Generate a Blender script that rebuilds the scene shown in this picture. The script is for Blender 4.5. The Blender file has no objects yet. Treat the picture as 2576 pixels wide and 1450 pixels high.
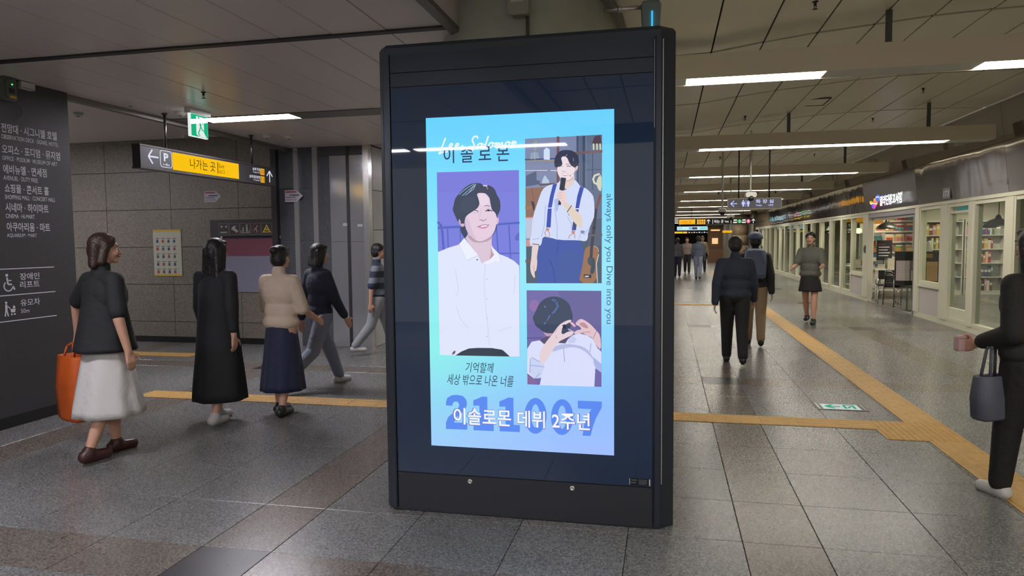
import bpy, bmesh, math, random
from mathutils import Vector, Matrix
random.seed(7)
S = bpy.context.scene
COL = S.collection
PI = math.pi
# ------------------------------------------------------------------ camera
FPX, IW, IH = 1767.44, 2576, 1450
PITCH, YAW, ROLL, EYE = -0.0661805, 0.2169367, -0.0093383, Vector((0, 0, 1.6))
_f = Vector((-math.sin(YAW)*math.cos(PITCH), math.cos(YAW)*math.cos(PITCH), math.sin(PITCH)))
_r = Vector((math.cos(YAW), math.sin(YAW), 0)); _u = _r.cross(_f)
_r, _u = _r*math.cos(ROLL)+_u*math.sin(ROLL), _u*math.cos(ROLL)-_r*math.sin(ROLL)
cam = bpy.data.cameras.new('camera'); cam.sensor_width = 36; cam.lens = FPX/IW*36; cam.clip_start = .05; cam.clip_end = 300
co = bpy.data.objects.new('camera', cam); COL.objects.link(co)
co.matrix_world = Matrix(((_r.x, _u.x, -_f.x, EYE.x), (_r.y, _u.y, -_f.y, EYE.y), (_r.z, _u.z, -_f.z, EYE.z), (0, 0, 0, 1)))
S.camera = co
# ------------------------------------------------------------------ world, exposure
w = bpy.data.worlds.new('world'); S.world = w; w.use_nodes = True
w.node_tree.nodes['Background'].inputs[0].default_value = (.75, .72, .66, 1)
w.node_tree.nodes['Background'].inputs[1].default_value = 1.0
S.view_settings.view_transform = 'Standard'; S.view_settings.look = 'None'
S.view_settings.exposure = 0; S.view_settings.gamma = 1; S.view_settings.use_curve_mapping = False
S.cycles.use_denoising = True; S.cycles.max_bounces = 6; S.cycles.diffuse_bounces = 4; S.cycles.glossy_bounces = 3
S.cycles.transparent_max_bounces = 12; S.cycles.caustics_reflective = False; S.cycles.caustics_refractive = False
S.cycles.sample_clamp_indirect = 4
LAMP = 28.0            # radiance of the lit ceiling panels
LAMP_L = 80.0          # panels of the flat ceiling over the hall

# ------------------------------------------------------------------ helpers
def lin(c):
    return tuple((x/255/12.92 if x/255 <= .04045 else ((x/255+.055)/1.055)**2.4) for x in c[:3])
MATS = {}
def M(name, c=(128, 128, 128), rough=.5, metal=0, emit=0, spec=.5, noise=None, bump=None, alpha=1, coat=0, ec=None):
    """principled material; noise=(scale, amount) varies the colour, bump=(scale, strength) the relief"""
    if name in MATS: return MATS[name]
    m = bpy.data.materials.new(name); m.use_nodes = True; nt = m.node_tree; b = nt.nodes['Principled BSDF']
    L = lin(c)+(1,)
    b.inputs['Base Color'].default_value = L; b.inputs['Roughness'].default_value = rough
    b.inputs['Metallic'].default_value = metal; b.inputs['Specular IOR Level'].default_value = spec
    b.inputs['Coat Weight'].default_value = coat
    if emit:
        b.inputs['Emission Color'].default_value = lin(ec or c)+(1,); b.inputs['Emission Strength'].default_value = emit
    if noise or bump:
        tc = nt.nodes.new('ShaderNodeTexCoord')
    if noise:
        n = nt.nodes.new('ShaderNodeTexNoise'); n.inputs['Scale'].default_value = noise[0]; n.inputs['Detail'].default_value = 4
        nt.links.new(tc.outputs['Object'], n.inputs['Vector'])
        r = nt.nodes.new('ShaderNodeMapRange'); r.inputs['From Min'].default_value = .3; r.inputs['From Max'].default_value = .7
        r.inputs['To Min'].default_value = 1-noise[1]; r.inputs['To Max'].default_value = 1+noise[1]
        nt.links.new(n.outputs['Fac'], r.inputs['Value'])
        mx = nt.nodes.new('ShaderNodeMix'); mx.data_type = 'RGBA'; mx.blend_type = 'MULTIPLY'; mx.inputs[0].default_value = 1
        mx.inputs[6].default_value = L; nt.links.new(r.outputs[0], mx.inputs[7]); nt.links.new(mx.outputs[2], b.inputs['Base Color'])
    if bump:
        n2 = nt.nodes.new('ShaderNodeTexNoise'); n2.inputs['Scale'].default_value = bump[0]; n2.inputs['Detail'].default_value = 3
        nt.links.new(tc.outputs['Object'], n2.inputs['Vector'])
        bp = nt.nodes.new('ShaderNodeBump'); bp.inputs['Strength'].default_value = bump[1]; bp.inputs['Distance'].default_value = .02
        nt.links.new(n2.outputs['Fac'], bp.inputs['Height']); nt.links.new(bp.outputs[0], b.inputs['Normal'])
    MATS[name] = m
    return m
def E(name, c, k=1.0, gloss=True):
    """a lit print or lamp: black glossy base that gives off its own colour"""
    if name in MATS: return MATS[name]
    m = M(name, (0, 0, 0), .02 if gloss else .6, 0, k, .5 if gloss else 0, ec=c)
    return m
class MB:
    """collects shapes, then builds ONE mesh object"""
    def __init__(s): s.v = []; s.f = []; s.mi = []; s.mats = []; s.cur = 0; s.sm = []
    def mat(s, m):
        if m not in s.mats: s.mats.append(m)
        s.cur = s.mats.index(m); return s
    def add(s, vs, fs, smooth=False):
        n = len(s.v); s.v += [tuple(p) for p in vs]
        for f in fs: s.f.append([i+n for i in f]); s.mi.append(s.cur); s.sm.append(smooth)
        return s
    def box(s, x0, x1, y0, y1, z0, z1):
        if x0 > x1: x0, x1 = x1, x0
        if y0 > y1: y0, y1 = y1, y0
        if z0 > z1: z0, z1 = z1, z0
        return s.add([(x0, y0, z0), (x1, y0, z0), (x1, y1, z0), (x0, y1, z0), (x0, y0, z1), (x1, y0, z1), (x1, y1, z1), (x0, y1, z1)],
            [(0, 3, 2, 1), (4, 5, 6, 7), (0, 1, 5, 4), (1, 2, 6, 5), (2, 3, 7, 6), (3, 0, 4, 7)])
    def bevbox(s, x0, x1, y0, y1, z0, z1, b=.01, ax='z'):
        """box with its edges along one axis cut at the corners"""
        A = {'z': ((x0, x1), (y0, y1), (z0, z1)), 'y': ((x0, x1), (z0, z1), (y0, y1)), 'x': ((y0, y1), (z0, z1), (x0, x1))}[ax]
        (a0, a1), (b0, b1), (c0, c1) = A
        p = [(a0+b, b0), (a1-b, b0), (a1, b0+b), (a1, b1-b), (a1-b, b1), (a0+b, b1), (a0, b1-b), (a0, b0+b)]
        mk = {'z': lambda a, q, c: (a, q, c), 'y': lambda a, q, c: (a, c, q), 'x': lambda a, q, c: (c, a, q)}[ax]
        vs = [mk(a, q, c0) for a, q in p]+[mk(a, q, c1) for a, q in p]
        return s.add(vs, [list(range(7, -1, -1)), list(range(8, 16))]+[(i, (i+1) % 8, 8+(i+1) % 8, 8+i) for i in range(8)])
    def prism(s, pts, fn, d0, d1):
        """2D outline pts pushed from depth d0 to d1; fn(a, b, d) gives the 3D point"""
        n = len(pts)
        vs = [fn(a, b, d0) for a, b in pts]+[fn(a, b, d1) for a, b in pts]
        return s.add(vs, [list(range(n-1, -1, -1)), list(range(n, 2*n))]+[(i, (i+1) % n, n+(i+1) % n, n+i) for i in range(n)])
    def rings(s, rs, cap=True, smooth=True):
        n = len(rs[0]); k = len(s.v); vs = [p for r in rs for p in r]; fs = []
        for j in range(len(rs)-1):
            for i in range(n): fs.append((j*n+i, j*n+(i+1) % n, (j+1)*n+(i+1) % n, (j+1)*n+i))
        if cap: fs.append(list(range(n-1, -1, -1))); fs.append([(len(rs)-1)*n+i for i in range(n)])
        return s.add(vs, fs, smooth)
    def lathe(s, prof, c=(0, 0, 0), n=20, cap=True, smooth=True):
        return s.rings([[(c[0]+r*math.cos(2*PI*i/n), c[1]+r*math.sin(2*PI*i/n), c[2]+z) for i in range(n)] for r, z in prof], cap, smooth)
    def tube(s, p, q, r, r2=None, n=10, cap=True):
        p, q = Vector(p), Vector(q); d = (q-p).normalized(); a = d.orthogonal().normalized(); b = d.cross(a)
        r2 = r if r2 is None else r2
        mk = lambda o, rr: [tuple(o+(a*math.cos(2*PI*i/n)+b*math.sin(2*PI*i/n))*rr) for i in range(n)]
        return s.rings([mk(p, r), mk(q, r2)], cap)
    def path(s, ps, r, n=8):
        for a, b in zip(ps, ps[1:]): s.tube(a, b, r, n=n)
        return s
    def ball(s, c, r, n=10, sc=(1, 1, 1)):
        c = Vector(c); rs = []
        for j in range(1, n):
            t = PI*j/n; rs.append([(c.x+r*sc[0]*math.sin(t)*math.cos(2*PI*i/(2*n)), c.y+r*sc[1]*math.sin(t)*math.sin(2*PI*i/(2*n)), c.z-r*sc[2]*math.cos(t)) for i in range(2*n)])
        return s.rings(rs, True)
    def build(s, name, mat=None, parent=None, loc=None):
        me = bpy.data.meshes.new(name); me.from_pydata(s.v, [], s.f)
        for m in (s.mats or [mat]): me.materials.append(m)
        if s.mats: me.polygons.foreach_set('material_index', s.mi)
        me.polygons.foreach_set('use_smooth', s.sm); me.update()
        return link(name, me, parent, loc)
def link(name, me, parent=None, loc=None):
    o = bpy.data.objects.new(name, me); COL.objects.link(o)
    if parent: o.parent = parent
    if loc: o.location = loc
    return o
def tag(o, label, cat, group=None):
    o['label'] = label; o['category'] = cat
    if group: o['group'] = group
    return o
def thing(name, label, cat, loc=(0, 0, 0), rz=0, group=None):
    o = bpy.data.objects.new(name, None); o.empty_display_size = .1; COL.objects.link(o); o.location = loc; o.rotation_euler = (0, 0, rz)
    return tag(o, label, cat, group)
def struct(o): o['kind'] = 'structure'; return o
def stuff(o): o['kind'] = 'stuff'; return o
def copy_tree(o, parent=None, label=None, group=None):
    c = o.copy(); COL.objects.link(c); c.parent = parent
    if label: c['label'] = label
    if group: c['group'] = group
    for ch in o.children: copy_tree(ch, c)
    return c
def ray(px, py):
    return _r*((px-IW/2)/FPX)-_u*((py-IH/2)/FPX)+_f
def atY(px, py, y): d = ray(px, py); return EYE+d*((y-EYE.y)/d.y)
def atX(px, py, x): d = ray(px, py); return EYE+d*((x-EYE.x)/d.x)
def seen(p):
    q = Vector(p)-EYE; z = q.dot(_f)
    return (IW/2+FPX*q.dot(_r)/z, IH/2-FPX*q.dot(_u)/z, z) if z > .1 else (-9999, -9999, z)
def text(name, body, o, xd, yd, mat, parent, h=None, w=None, bold=0, ext=.0006, align='L', shear=0, res=3, lift=0, spacing=1):
    """lettering as a thin mesh: o = left end of the base line, xd/yd = reading and up direction, h = letter height, w = full width"""
    c = bpy.data.curves.new('lettering', 'FONT'); c.body = body; c.offset = bold; c.resolution_u = res; c.shear = shear; c.space_character = spacing
    t = bpy.data.objects.new('lettering', c); me = bpy.data.meshes.new_from_object(t)
    bpy.data.objects.remove(t); bpy.data.curves.remove(c)
    xs = [v.co.x for v in me.vertices]; ys = [v.co.y for v in me.vertices]
    x0, x1, y0, y1 = min(xs), max(xs), min(ys), max(ys)
    xd, yd = Vector(xd).normalized(), Vector(yd).normalized(); nd = xd.cross(yd)
    sy = (h/(y1-y0)) if h else w/(x1-x0); sx = (w/(x1-x0)) if w else sy
    off = {'L': x0, 'C': (x0+x1)/2, 'R': x1}[align]
    o = Vector(o)
    for v in me.vertices:
        v.co = o+xd*((v.co.x-off)*sx)+yd*((v.co.y-y0)*sy)+nd*(ext+lift+v.co.z)
    me.materials.clear(); me.materials.append(mat); me.name = name
    return link(name, me, parent)
def stroke(mb, pts, wd, fn, d0, d1):
    """flat bar along 2D points"""
    for (a, b), (c, d) in zip(pts, pts[1:]):
        l = math.hypot(c-a, d-b); nx, ny = -(d-b)/l*wd/2, (c-a)/l*wd/2
        mb.prism([(a+nx, b+ny), (a-nx, b-ny), (c-nx, d-ny), (c+nx, d+ny)], fn, d0, d1)
    return mb

# ------------------------------------------------------------------ surface materials
def granite(name, c, contrast=.5, rough=.25, scale=95, isl=False, obj_var=.06):
    m = bpy.data.materials.new(name); m.use_nodes = True; nt = m.node_tree; b = nt.nodes['Principled BSDF']; N = nt.nodes.new; Lk = nt.links.new
    g = N('ShaderNodeNewGeometry')
    v = N('ShaderNodeTexVoronoi'); v.inputs['Scale'].default_value = scale; Lk(g.outputs['Position'], v.inputs['Vector'])
    n = N('ShaderNodeTexNoise'); n.inputs['Scale'].default_value = scale*.9; n.inputs['Detail'].default_value = 3; Lk(g.outputs['Position'], n.inputs['Vector'])
    sp = N('ShaderNodeSeparateColor'); Lk(v.outputs['Color'], sp.inputs[0])
    a = N('ShaderNodeMath'); a.operation = 'ADD'; Lk(sp.outputs[0], a.inputs[0]); Lk(n.outputs['Fac'], a.inputs[1])
    r = N('ShaderNodeMapRange'); r.inputs['From Min'].default_value = .45; r.inputs['From Max'].default_value = 1.5
    r.inputs['To Min'].default_value = 1-contrast; r.inputs['To Max'].default_value = 1+contrast; Lk(a.outputs[0], r.inputs['Value'])
    big = N('ShaderNodeTexNoise'); big.inputs['Scale'].default_value = .55; big.inputs['Detail'].default_value = 3; Lk(g.outputs['Position'], big.inputs['Vector'])
    r2 = N('ShaderNodeMapRange'); r2.inputs['From Min'].default_value = .3; r2.inputs['From Max'].default_value = .7; r2.inputs['To Min'].default_value = .88; r2.inputs['To Max'].default_value = 1.12; Lk(big.outputs['Fac'], r2.inputs['Value'])
    oi = N('ShaderNodeObjectInfo'); r3 = N('ShaderNodeMapRange'); r3.inputs['To Min'].default_value = 1-obj_var; r3.inputs['To Max'].default_value = 1+obj_var
    Lk(g.outputs['Random Per Island'] if isl else oi.outputs['Random'], r3.inputs['Value'])
    m1 = N('ShaderNodeMath'); m1.operation = 'MULTIPLY'; Lk(r.outputs[0], m1.inputs[0]); Lk(r2.outputs[0], m1.inputs[1])
    m2 = N('ShaderNodeMath'); m2.operation = 'MULTIPLY'; Lk(m1.outputs[0], m2.inputs[0]); Lk(r3.outputs[0], m2.inputs[1])
    mx = N('ShaderNodeMix'); mx.data_type = 'RGBA'; mx.blend_type = 'MULTIPLY'; mx.inputs[0].default_value = 1; mx.inputs[6].default_value = lin(c)+(1,)
    Lk(m2.outputs[0], mx.inputs[7]); Lk(mx.outputs[2], b.inputs['Base Color'])
    rr = N('ShaderNodeMapRange'); rr.inputs['To Min'].default_value = rough*.75; rr.inputs['To Max'].default_value = rough*1.35; Lk(n.outputs['Fac'], rr.inputs['Value']); Lk(rr.outputs[0], b.inputs['Roughness'])
    MATS[name] = m
    return m
GR = {}
for isl in (0, 1):
    s = '_field' if isl else ''
    GR['grey', isl] = granite('granite_grey'+s, (110, 110, 109), isl=isl)
    GR['brown', isl] = granite('granite_brown'+s, (102, 95, 88), isl=isl)
    GR['black', isl] = granite('granite_black'+s, (40, 40, 44), .12, .3, isl=isl)
def glass(name, tint=(235, 240, 235), mix=.10):
    m = bpy.data.materials.new(name); m.use_nodes = True; nt = m.node_tree; nt.nodes.clear(); N = nt.nodes.new
    o = N('ShaderNodeOutputMaterial'); t = N('ShaderNodeBsdfTransparent'); t.inputs[0].default_value = lin(tint)+(1,)
    g = N('ShaderNodeBsdfGlossy'); g.inputs['Roughness'].default_value = .02
    lw = N('ShaderNodeLayerWeight'); pw = N('ShaderNodeMath'); pw.operation = 'POWER'; pw.inputs[1].default_value = 4; nt.links.new(lw.outputs['Facing'], pw.inputs[0])
    f = N('ShaderNodeMath'); f.operation = 'MULTIPLY_ADD'; f.inputs[1].default_value = .45; f.inputs[2].default_value = .04; nt.links.new(pw.outputs[0], f.inputs[0])
    x = N('ShaderNodeMixShader'); nt.links.new(f.outputs[0], x.inputs[0]); nt.links.new(t.outputs[0], x.inputs[1]); nt.links.new(g.outputs[0], x.inputs[2]); nt.links.new(x.outputs[0], o.inputs[0])
    MATS[name] = m; return m
GLASS = glass('clear_glass')
M('ceil_left', (232, 222, 217), .3); M('ceil_right', (238, 231, 208), .34)
M('grout', (60, 58, 55), .8); M('ceil_gap', (38, 37, 36), .8)
M('dark_trim', (46, 45, 44), .5); M('grey_trim', (120, 116, 110), .4, .3)
M('steel', (205, 205, 204), .25, .75); M('steel_dark', (92, 92, 92), .35, 1)
M('white_plastic', (205, 203, 198), .45); M('black_plastic', (22, 22, 24), .4)
M('cream_paint', (222, 218, 196), .5); M('pink_wall', (202, 193, 190), .7)
M('shop_wall', (214, 208, 190), .8)
E('lamp_white', (255, 249, 236), LAMP, False); E('lamp_hall', (250, 246, 255), LAMP_L, False)
E('lamp_shop', (255, 244, 220), 52.0, False)

# ------------------------------------------------------------------ floor: granite slabs on a grout bed, tactile strips
def edges(start, cyc, lo, hi):
    per = sum(cyc); k = math.floor((lo-start)/per); x = start+k*per; out = []
    while x < hi:
        for i, c in enumerate(cyc):
            if x+c > lo and x < hi: out.append((max(x, lo), min(x+c, hi), i == 0))
            x += c
    return out
floor = struct(MB().box(-13, 11, -5.6, 76, -.25, -.014).build('floor', MATS['grout']))
xs = edges(.4, [.4]+[.6]*4, -13, 11); ys = edges(2.8, [.4]+[.6]*8, -5.6, 76)
slabs = []
for x0, x1, bx in xs:
    for y0, y1, by in ys:
        if x1-x0 < .05 or y1-y0 < .05: continue
        k = 'black' if bx and by else ('brown' if bx or by else 'grey')
        cs = [seen((x, y, 0)) for x in (x0, x1) for y in (y0, y1)]
        vis = any(-40 < a < IW+40 and b < IH+60 and z > 0 for a, b, z in cs)
        ar = (max(c[0] for c in cs)-min(c[0] for c in cs))*(max(c[1] for c in cs)-min(c[1] for c in cs)) if vis and all(c[2] > .1 for c in cs) else 0
        if x1 < -5.6 and y0 < 5.8: ar *= .001
        slabs.append((ar, x0, x1, y0, y1, k))
slabs.sort(key=lambda t: -t[0])
smesh = {}
G = .0016
for i, (ar, x0, x1, y0, y1, k) in enumerate(slabs[:300]):
    w_, d_ = round(x1-x0, 3), round(y1-y0, 3)
    if (w_, d_, k) not in smesh:
        q = MB(); a, b, e = w_/2-G, d_/2-G, .002
        q.add([(-a, -b, -.012), (a, -b, -.012), (a, b, -.012), (-a, b, -.012), (-a, -b, -e), (a, -b, -e), (a, b, -e), (-a, b, -e), (-a+e, -b+e, 0), (a-e, -b+e, 0), (a-e, b-e, 0), (-a+e, b-e, 0)],
              [(0, 1, 5, 4), (1, 2, 6, 5), (2, 3, 7, 6), (3, 0, 4, 7), (4, 5, 9, 8), (5, 6, 10, 9), (6, 7, 11, 10), (7, 4, 8, 11), (8, 9, 10, 11)])
        t = q.build('floor_slab', GR[k, 0], floor); smesh[w_, d_, k] = t.data
    else: t = link('floor_slab', smesh[w_, d_, k], floor)
    t.location = ((x0+x1)/2, (y0+y1)/2, random.uniform(-.0006, .0002))
q = MB()
for ar, x0, x1, y0, y1, k in slabs[300:]:
    q.mat(GR[k, 1]); g = G
    q.add([(x0+g, y0+g, 0), (x1-g, y0+g, 0), (x1-g, y1-g, 0), (x0+g, y1-g, 0), (x0+g, y0+g, -.012), (x1-g, y0+g, -.012), (x1-g, y1-g, -.012), (x0+g, y1-g, -.012)],
          [(0, 1, 2, 3), (4, 5, 1, 0), (5, 6, 2, 1), (6, 7, 3, 2), (7, 4, 0, 3)])
stuff(q.build('floor_slab_field', None, floor))
# tactile tiles, 30 x 30 cm
M('tactile_yellow', (186, 146, 80), .55, noise=(14, .12))
def tactile_mesh(kind):
    q = MB().box(-.1485, .1485, -.1485, .1485, .0003, .004)
    if kind == 'bar':
        for i in range(4):
            c = -.11+i*.0735; q.add([(-.135, c-.017, .004), (.135, c-.017, .004), (.135, c+.017, .004), (-.135, c+.017, .004), (-.13, c-.011, .008), (.13, c-.011, .008), (.13, c+.011, .008), (-.13, c+.011, .008)],
                [(4, 5, 6, 7), (0, 1, 5, 4), (1, 2, 6, 5), (2, 3, 7, 6), (3, 0, 4, 7)])
    else:
        for i in range(6):
            for j in range(6):
                a, b = -.12+i*.048, -.12+j*.048
                q.add([(a-.014, b-.014, .004), (a+.014, b-.014, .004), (a+.014, b+.014, .004), (a-.014, b+.014, .004), (a-.009, b-.009, .009), (a+.009, b-.009, .009), (a+.009, b+.009, .009), (a-.009, b+.009, .009)],
                      [(4, 5, 6, 7), (0, 1, 5, 4), (1, 2, 6, 5), (2, 3, 7, 6), (3, 0, 4, 7)])
    me = bpy.data.meshes.new('tactile_'+kind); me.from_pydata(q.v, [], q.f); me.materials.append(MATS['tactile_yellow']); return me
TB, TD = tactile_mesh('bar'), tactile_mesh('dot')
def tact(x, y, kind='bar', along='x'):
    o = link('tactile_tile', TB if kind == 'bar' else TD, floor, (x, y, .0004)); o.rotation_euler.z = 0 if along == 'x' else PI/2
for i in range(24): tact(1.72-.15-.3*i, 6.45)
for x in (1.87, 2.17):
    for y in (6.15, 6.45): tact(x, y, 'dot')
y = 4.65
while y < 36:
    if not 5.9 < y < 6.7: tact(2.17, y, along='y')
    y += .3
for i in range(8): tact(.1+.3*i-.5, 17.8)
for i in range(5): tact(-8.0+.3*i, 8.85)
# ------------------------------------------------------------------ ceiling: flat strips over the hall, a rising vault over the shop side
CZ = 3.07
PROF = [(-1.395, 3.37), (-.9, 3.375), (-.5, 3.38), (-.07, 3.385), (.41, 3.40), (.89, 3.465), (1.37, 3.52), (1.86, 3.56), (2.34, 3.60), (2.82, 3.62), (3.30, 3.63), (3.78, 3.63), (4.26, 3.62), (4.80, 3.60)]
def zc(x):
    for (a, p), (b, r) in zip(PROF, PROF[1:]):
        if a <= x <= b: return p+(r-p)*(x-a)/(b-a)
    return CZ
q = MB().box(-5.7, -1.47, -5.6, 10.0, CZ+.02, CZ+.12).box(-4.36, -1.47, 10.0, 76, CZ+.02, CZ+.12)
for (a, p), (b, r) in zip(PROF, PROF[1:]):
    q.add([(a, -5.6, p+.02), (b, -5.6, r+.02), (b, 76, r+.02), (a, 76, p+.02), (a, -5.6, p+.12), (b, -5.6, r+.12), (b, 76, r+.12), (a, 76, p+.12)], [(0, 3, 2, 1), (4, 5, 6, 7), (0, 1, 5, 4), (1, 2, 6, 5), (2, 3, 7, 6), (3, 0, 4, 7)])
ceiling = struct(q.build('ceiling', MATS['ceil_gap']))
pan = []
for k in range(-4, 11):
    x0 = -4.35+.408*k; x1 = x0+.408
    x0, x1 = max(x0, -5.7), min(x1, -1.47)
    if x1-x0 < .05: continue
    for y0, y1 in [(-5.6, -3.12), (-2.77, -.5), (-.45, 2.10), (2.46, 4.665), (4.735, 7.29), (7.66, 9.98)]: pan.append((x0, x1, y0, y1, 0))
    for j in range(25):
        if x0 >= -4.37: pan.append((x0, x1, 10.03+j*2.6, 12.58+j*2.6, 0))
for (a, p), (b, r) in zip(PROF, PROF[1:]):
    for j in range(-4, 26): pan.append((a, b, 7.16+2.6*j+.03, 7.16+2.6*(j+1)-.03, 1))
def psize(t):
    c = seen(((t[0]+t[1])/2, max((t[2]+t[3])/2, 1.5 if t[3] > 2 else -9), 3.2)); return -1 if (c[2] < .5 or not -300 < c[0] < IW+300 or c[1] < -400) else 1/c[2]
pan.sort(key=lambda t: -psize(t))
rest = MB()
def panel(q, x0, x1, y0, y1, kind, cx=0, cy=0):
    g = .008 if kind else .004; a, b = x0+g, x1-g
    za, zb = (zc(x0), zc(x1)) if kind else (CZ, CZ)
    q.add([(a-cx, y0-cy, za), (b-cx, y0-cy, zb), (b-cx, y1-cy, zb), (a-cx, y1-cy, za), (a-cx, y0-cy, za+.018), (b-cx, y0-cy, zb+.018), (b-cx, y1-cy, zb+.018), (a-cx, y1-cy, za+.018)],
          [(0, 3, 2, 1), (0, 1, 5, 4), (1, 2, 6, 5), (2, 3, 7, 6), (3, 0, 4, 7), (4, 5, 6, 7)])
for i, t in enumerate(pan):
    mt = MATS['ceil_right' if t[4] else 'ceil_left']
    if i < 300 and psize(t) > 0:
        cx, cy = (t[0]+t[1])/2, (t[2]+t[3])/2; q = MB(); panel(q, *t, cx, cy); q.build('ceiling_panel', mt, ceiling, (cx, cy, random.uniform(-.0012, .0012)))
    else: rest.mat(mt); panel(rest, *t)
stuff(rest.build('ceiling_panel_field', None, ceiling))
# slots and strips in the flat ceiling
n_trim = 0
def trim(q, mat):
    global n_trim
    n_trim += 1
    return struct(q.build('trim_%d' % n_trim, mat))
for y0, y1 in [(4.668, 4.732)]: trim(MB().box(-5.7, -1.47, y0, y1, CZ-.012, CZ+.015), MATS['dark_trim'])
trim(MB().box(-1.47, -1.40, -5.6, 76, CZ-.03, CZ+.005), MATS['grey_trim'])
trim(MB().box(-1.46, -1.41, -5.6, 76, CZ+.005, 3.47), MATS['ceil_left'])
trim(MB().box(-5.78, -5.70, 5.8, 9.98, CZ-.05, CZ+.16).box(-5.83, -5.78, 5.8, 9.98, CZ+.02, CZ+.09), MATS['grey_trim'])
# passage ceiling on the left
struct(MB().box(-13, -5.84, 5.8, 10.0, 3.30, 3.42).build('ceiling_passage', MATS['ceil_left']))
# ------------------------------------------------------------------ walls
WALLD = M('slate_wall', (58, 57, 60), .55, noise=(60, .18))
wall_left = struct(MB().box(-6.05, -5.65, -5.6, 5.8, .10, 3.08).build('wall_left', WALLD))
struct(MB().box(-6.06, -5.64, -5.6, 5.81, 0, .10).build('baseboard_left', MATS['black_plastic']))
struct(MB().box(-13, -6.05, 5.6, 5.8, 0, 3.3).build('wall_passage', WALLD))
wall_back = struct(MB().box(-13, -4.46, 10.03, 10.4, 0, 3.42).build('wall_back', MATS['grout']))
GW = granite('granite_wall', (116, 110, 100), .30, .45, 70, obj_var=.05)
zrow = [.09, .34, .95, 1.56, 2.17, 2.785, 3.30]
xj = [-13, -12.75, -11.53, -10.30, -9.08, -7.86, -6.63, -5.99]
for a, b in zip(xj, xj[1:]):
    for c, d in zip(zrow, zrow[1:]):
        MB().box(a+.004, b-.004, 10.0, 10.028, c+.004, d-.004).build('wall_panel', GW, wall_back)
struct(MB().box(-13, -5.99, 9.985, 10.03, 0, .09).build('baseboard_back', MATS['black_plastic']))
# portal of dark stone and brushed steel beside the granite wall
GD = granite('granite_dark', (84, 86, 90), .18, .3, 70, obj_var=.04)
STB = M('brushed_steel', (214, 216, 220), .17, .75, bump=(1.3, .1))
for a, b, y0, m in [(-5.99, -5.90, 9.90, 'dark_trim'), (-5.62, -5.545, 9.93, 'steel'), (-5.30, -5.22, 9.93, 'steel'), (-4.765, -4.715, 9.97, 'dark_trim'), (-4.46, -4.37, 9.90, 'steel')]:
    trim(MB().box(a, b, y0, 10.03, 0, CZ), MATS[m])
for a, b in [(-5.90, -5.62), (-5.545, -5.30)]:
    for c, d in zip([0, .95, 1.65, 2.45], [.95, 1.65, 2.45, CZ]): MB().box(a+.002, b-.002, 9.985, 10.03, c+.002, d-.002).build('wall_panel', GD, wall_back)
for a, b, m in [(-5.22, -5.04, GD), (-5.04, -4.765, STB), (-4.715, -4.46, STB)]:
    for c, d in zip([0, 1.62], [1.62, 2.93]): MB().box(a+.002, b-.002, 9.975, 10.03, c+.002, d-.002).build('steel_panel' if m is STB else 'wall_panel', m, wall_back)
MB().box(-5.22, -4.46, 9.99, 10.03, 2.935, CZ).build('wall_panel', GD, wall_back)
GL = M('light_panel', (206, 206, 206), .4, noise=(3, .06))
wall_hall = struct(MB().box(-4.455, -4.40, 10.04, 76, 0, 3.2).build('wall_hall', MATS['grout']))
y = 10.04
while y < 60:
    for c, d in zip([0, .6, 1.2, 1.8, 2.4], [.6, 1.2, 1.8, 2.4, 3.06]): MB().box(-4.405, -4.37, y+.004, y+2.396, c+.004, d-.004).build('wall_panel', GL, wall_hall)
    y += 2.4
struct(MB().box(4.82, 5.3, 42.2, 76, 0, 3.7).build('wall_right_far', M('far_side', (120, 112, 100), .6)))
struct(MB().box(-13, 11, 76, 76.3, 0, 3.9).build('wall_end', M('far_wall', (120, 104, 86), .7, noise=(.5, .3))))
# ------------------------------------------------------------------ right side: shop front, fascia of rippled steel panels
def fascia_mat():
    m = bpy.data.materials.new('rippled_steel'); m.use_nodes = True; nt = m.node_tree; b = nt.nodes['Principled BSDF']; N = nt.nodes.new
    b.inputs['Base Color'].default_value = lin((160, 155, 146))+(1,); b.inputs['Metallic'].default_value = .72; b.inputs['Roughness'].default_value = .06
    g = N('ShaderNodeNewGeometry'); mp = N('ShaderNodeMapping'); mp.inputs['Scale'].default_value = (1, .9, .5); nt.links.new(g.outputs['Position'], mp.inputs[0])
    n = N('ShaderNodeTexNoise'); n.inputs['Scale'].default_value = 1.5; n.inputs['Detail'].default_value = 2; nt.links.new(mp.outputs[0], n.inputs['Vector'])
    bp = N('ShaderNodeBump'); bp.inputs['Strength'].default_value = .2; bp.inputs['Distance'].default_value = .05; nt.links.new(n.outputs['Fac'], bp.inputs['Height']); nt.links.new(bp.outputs[0], b.inputs['Normal'])
    MATS['rippled_steel'] = m; return m
FM = fascia_mat(); FD = M('sign_panel', (74, 72, 68), .32, .6)
wall_right = struct(MB().box(5.08, 5.3, -5.6, 42.2, 2.27, 3.7).build('wall_right', MATS['grout']))
FX = lambda z: 4.985-.16*(z-2.26)/1.36
y = 15.8-3.9*5
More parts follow.
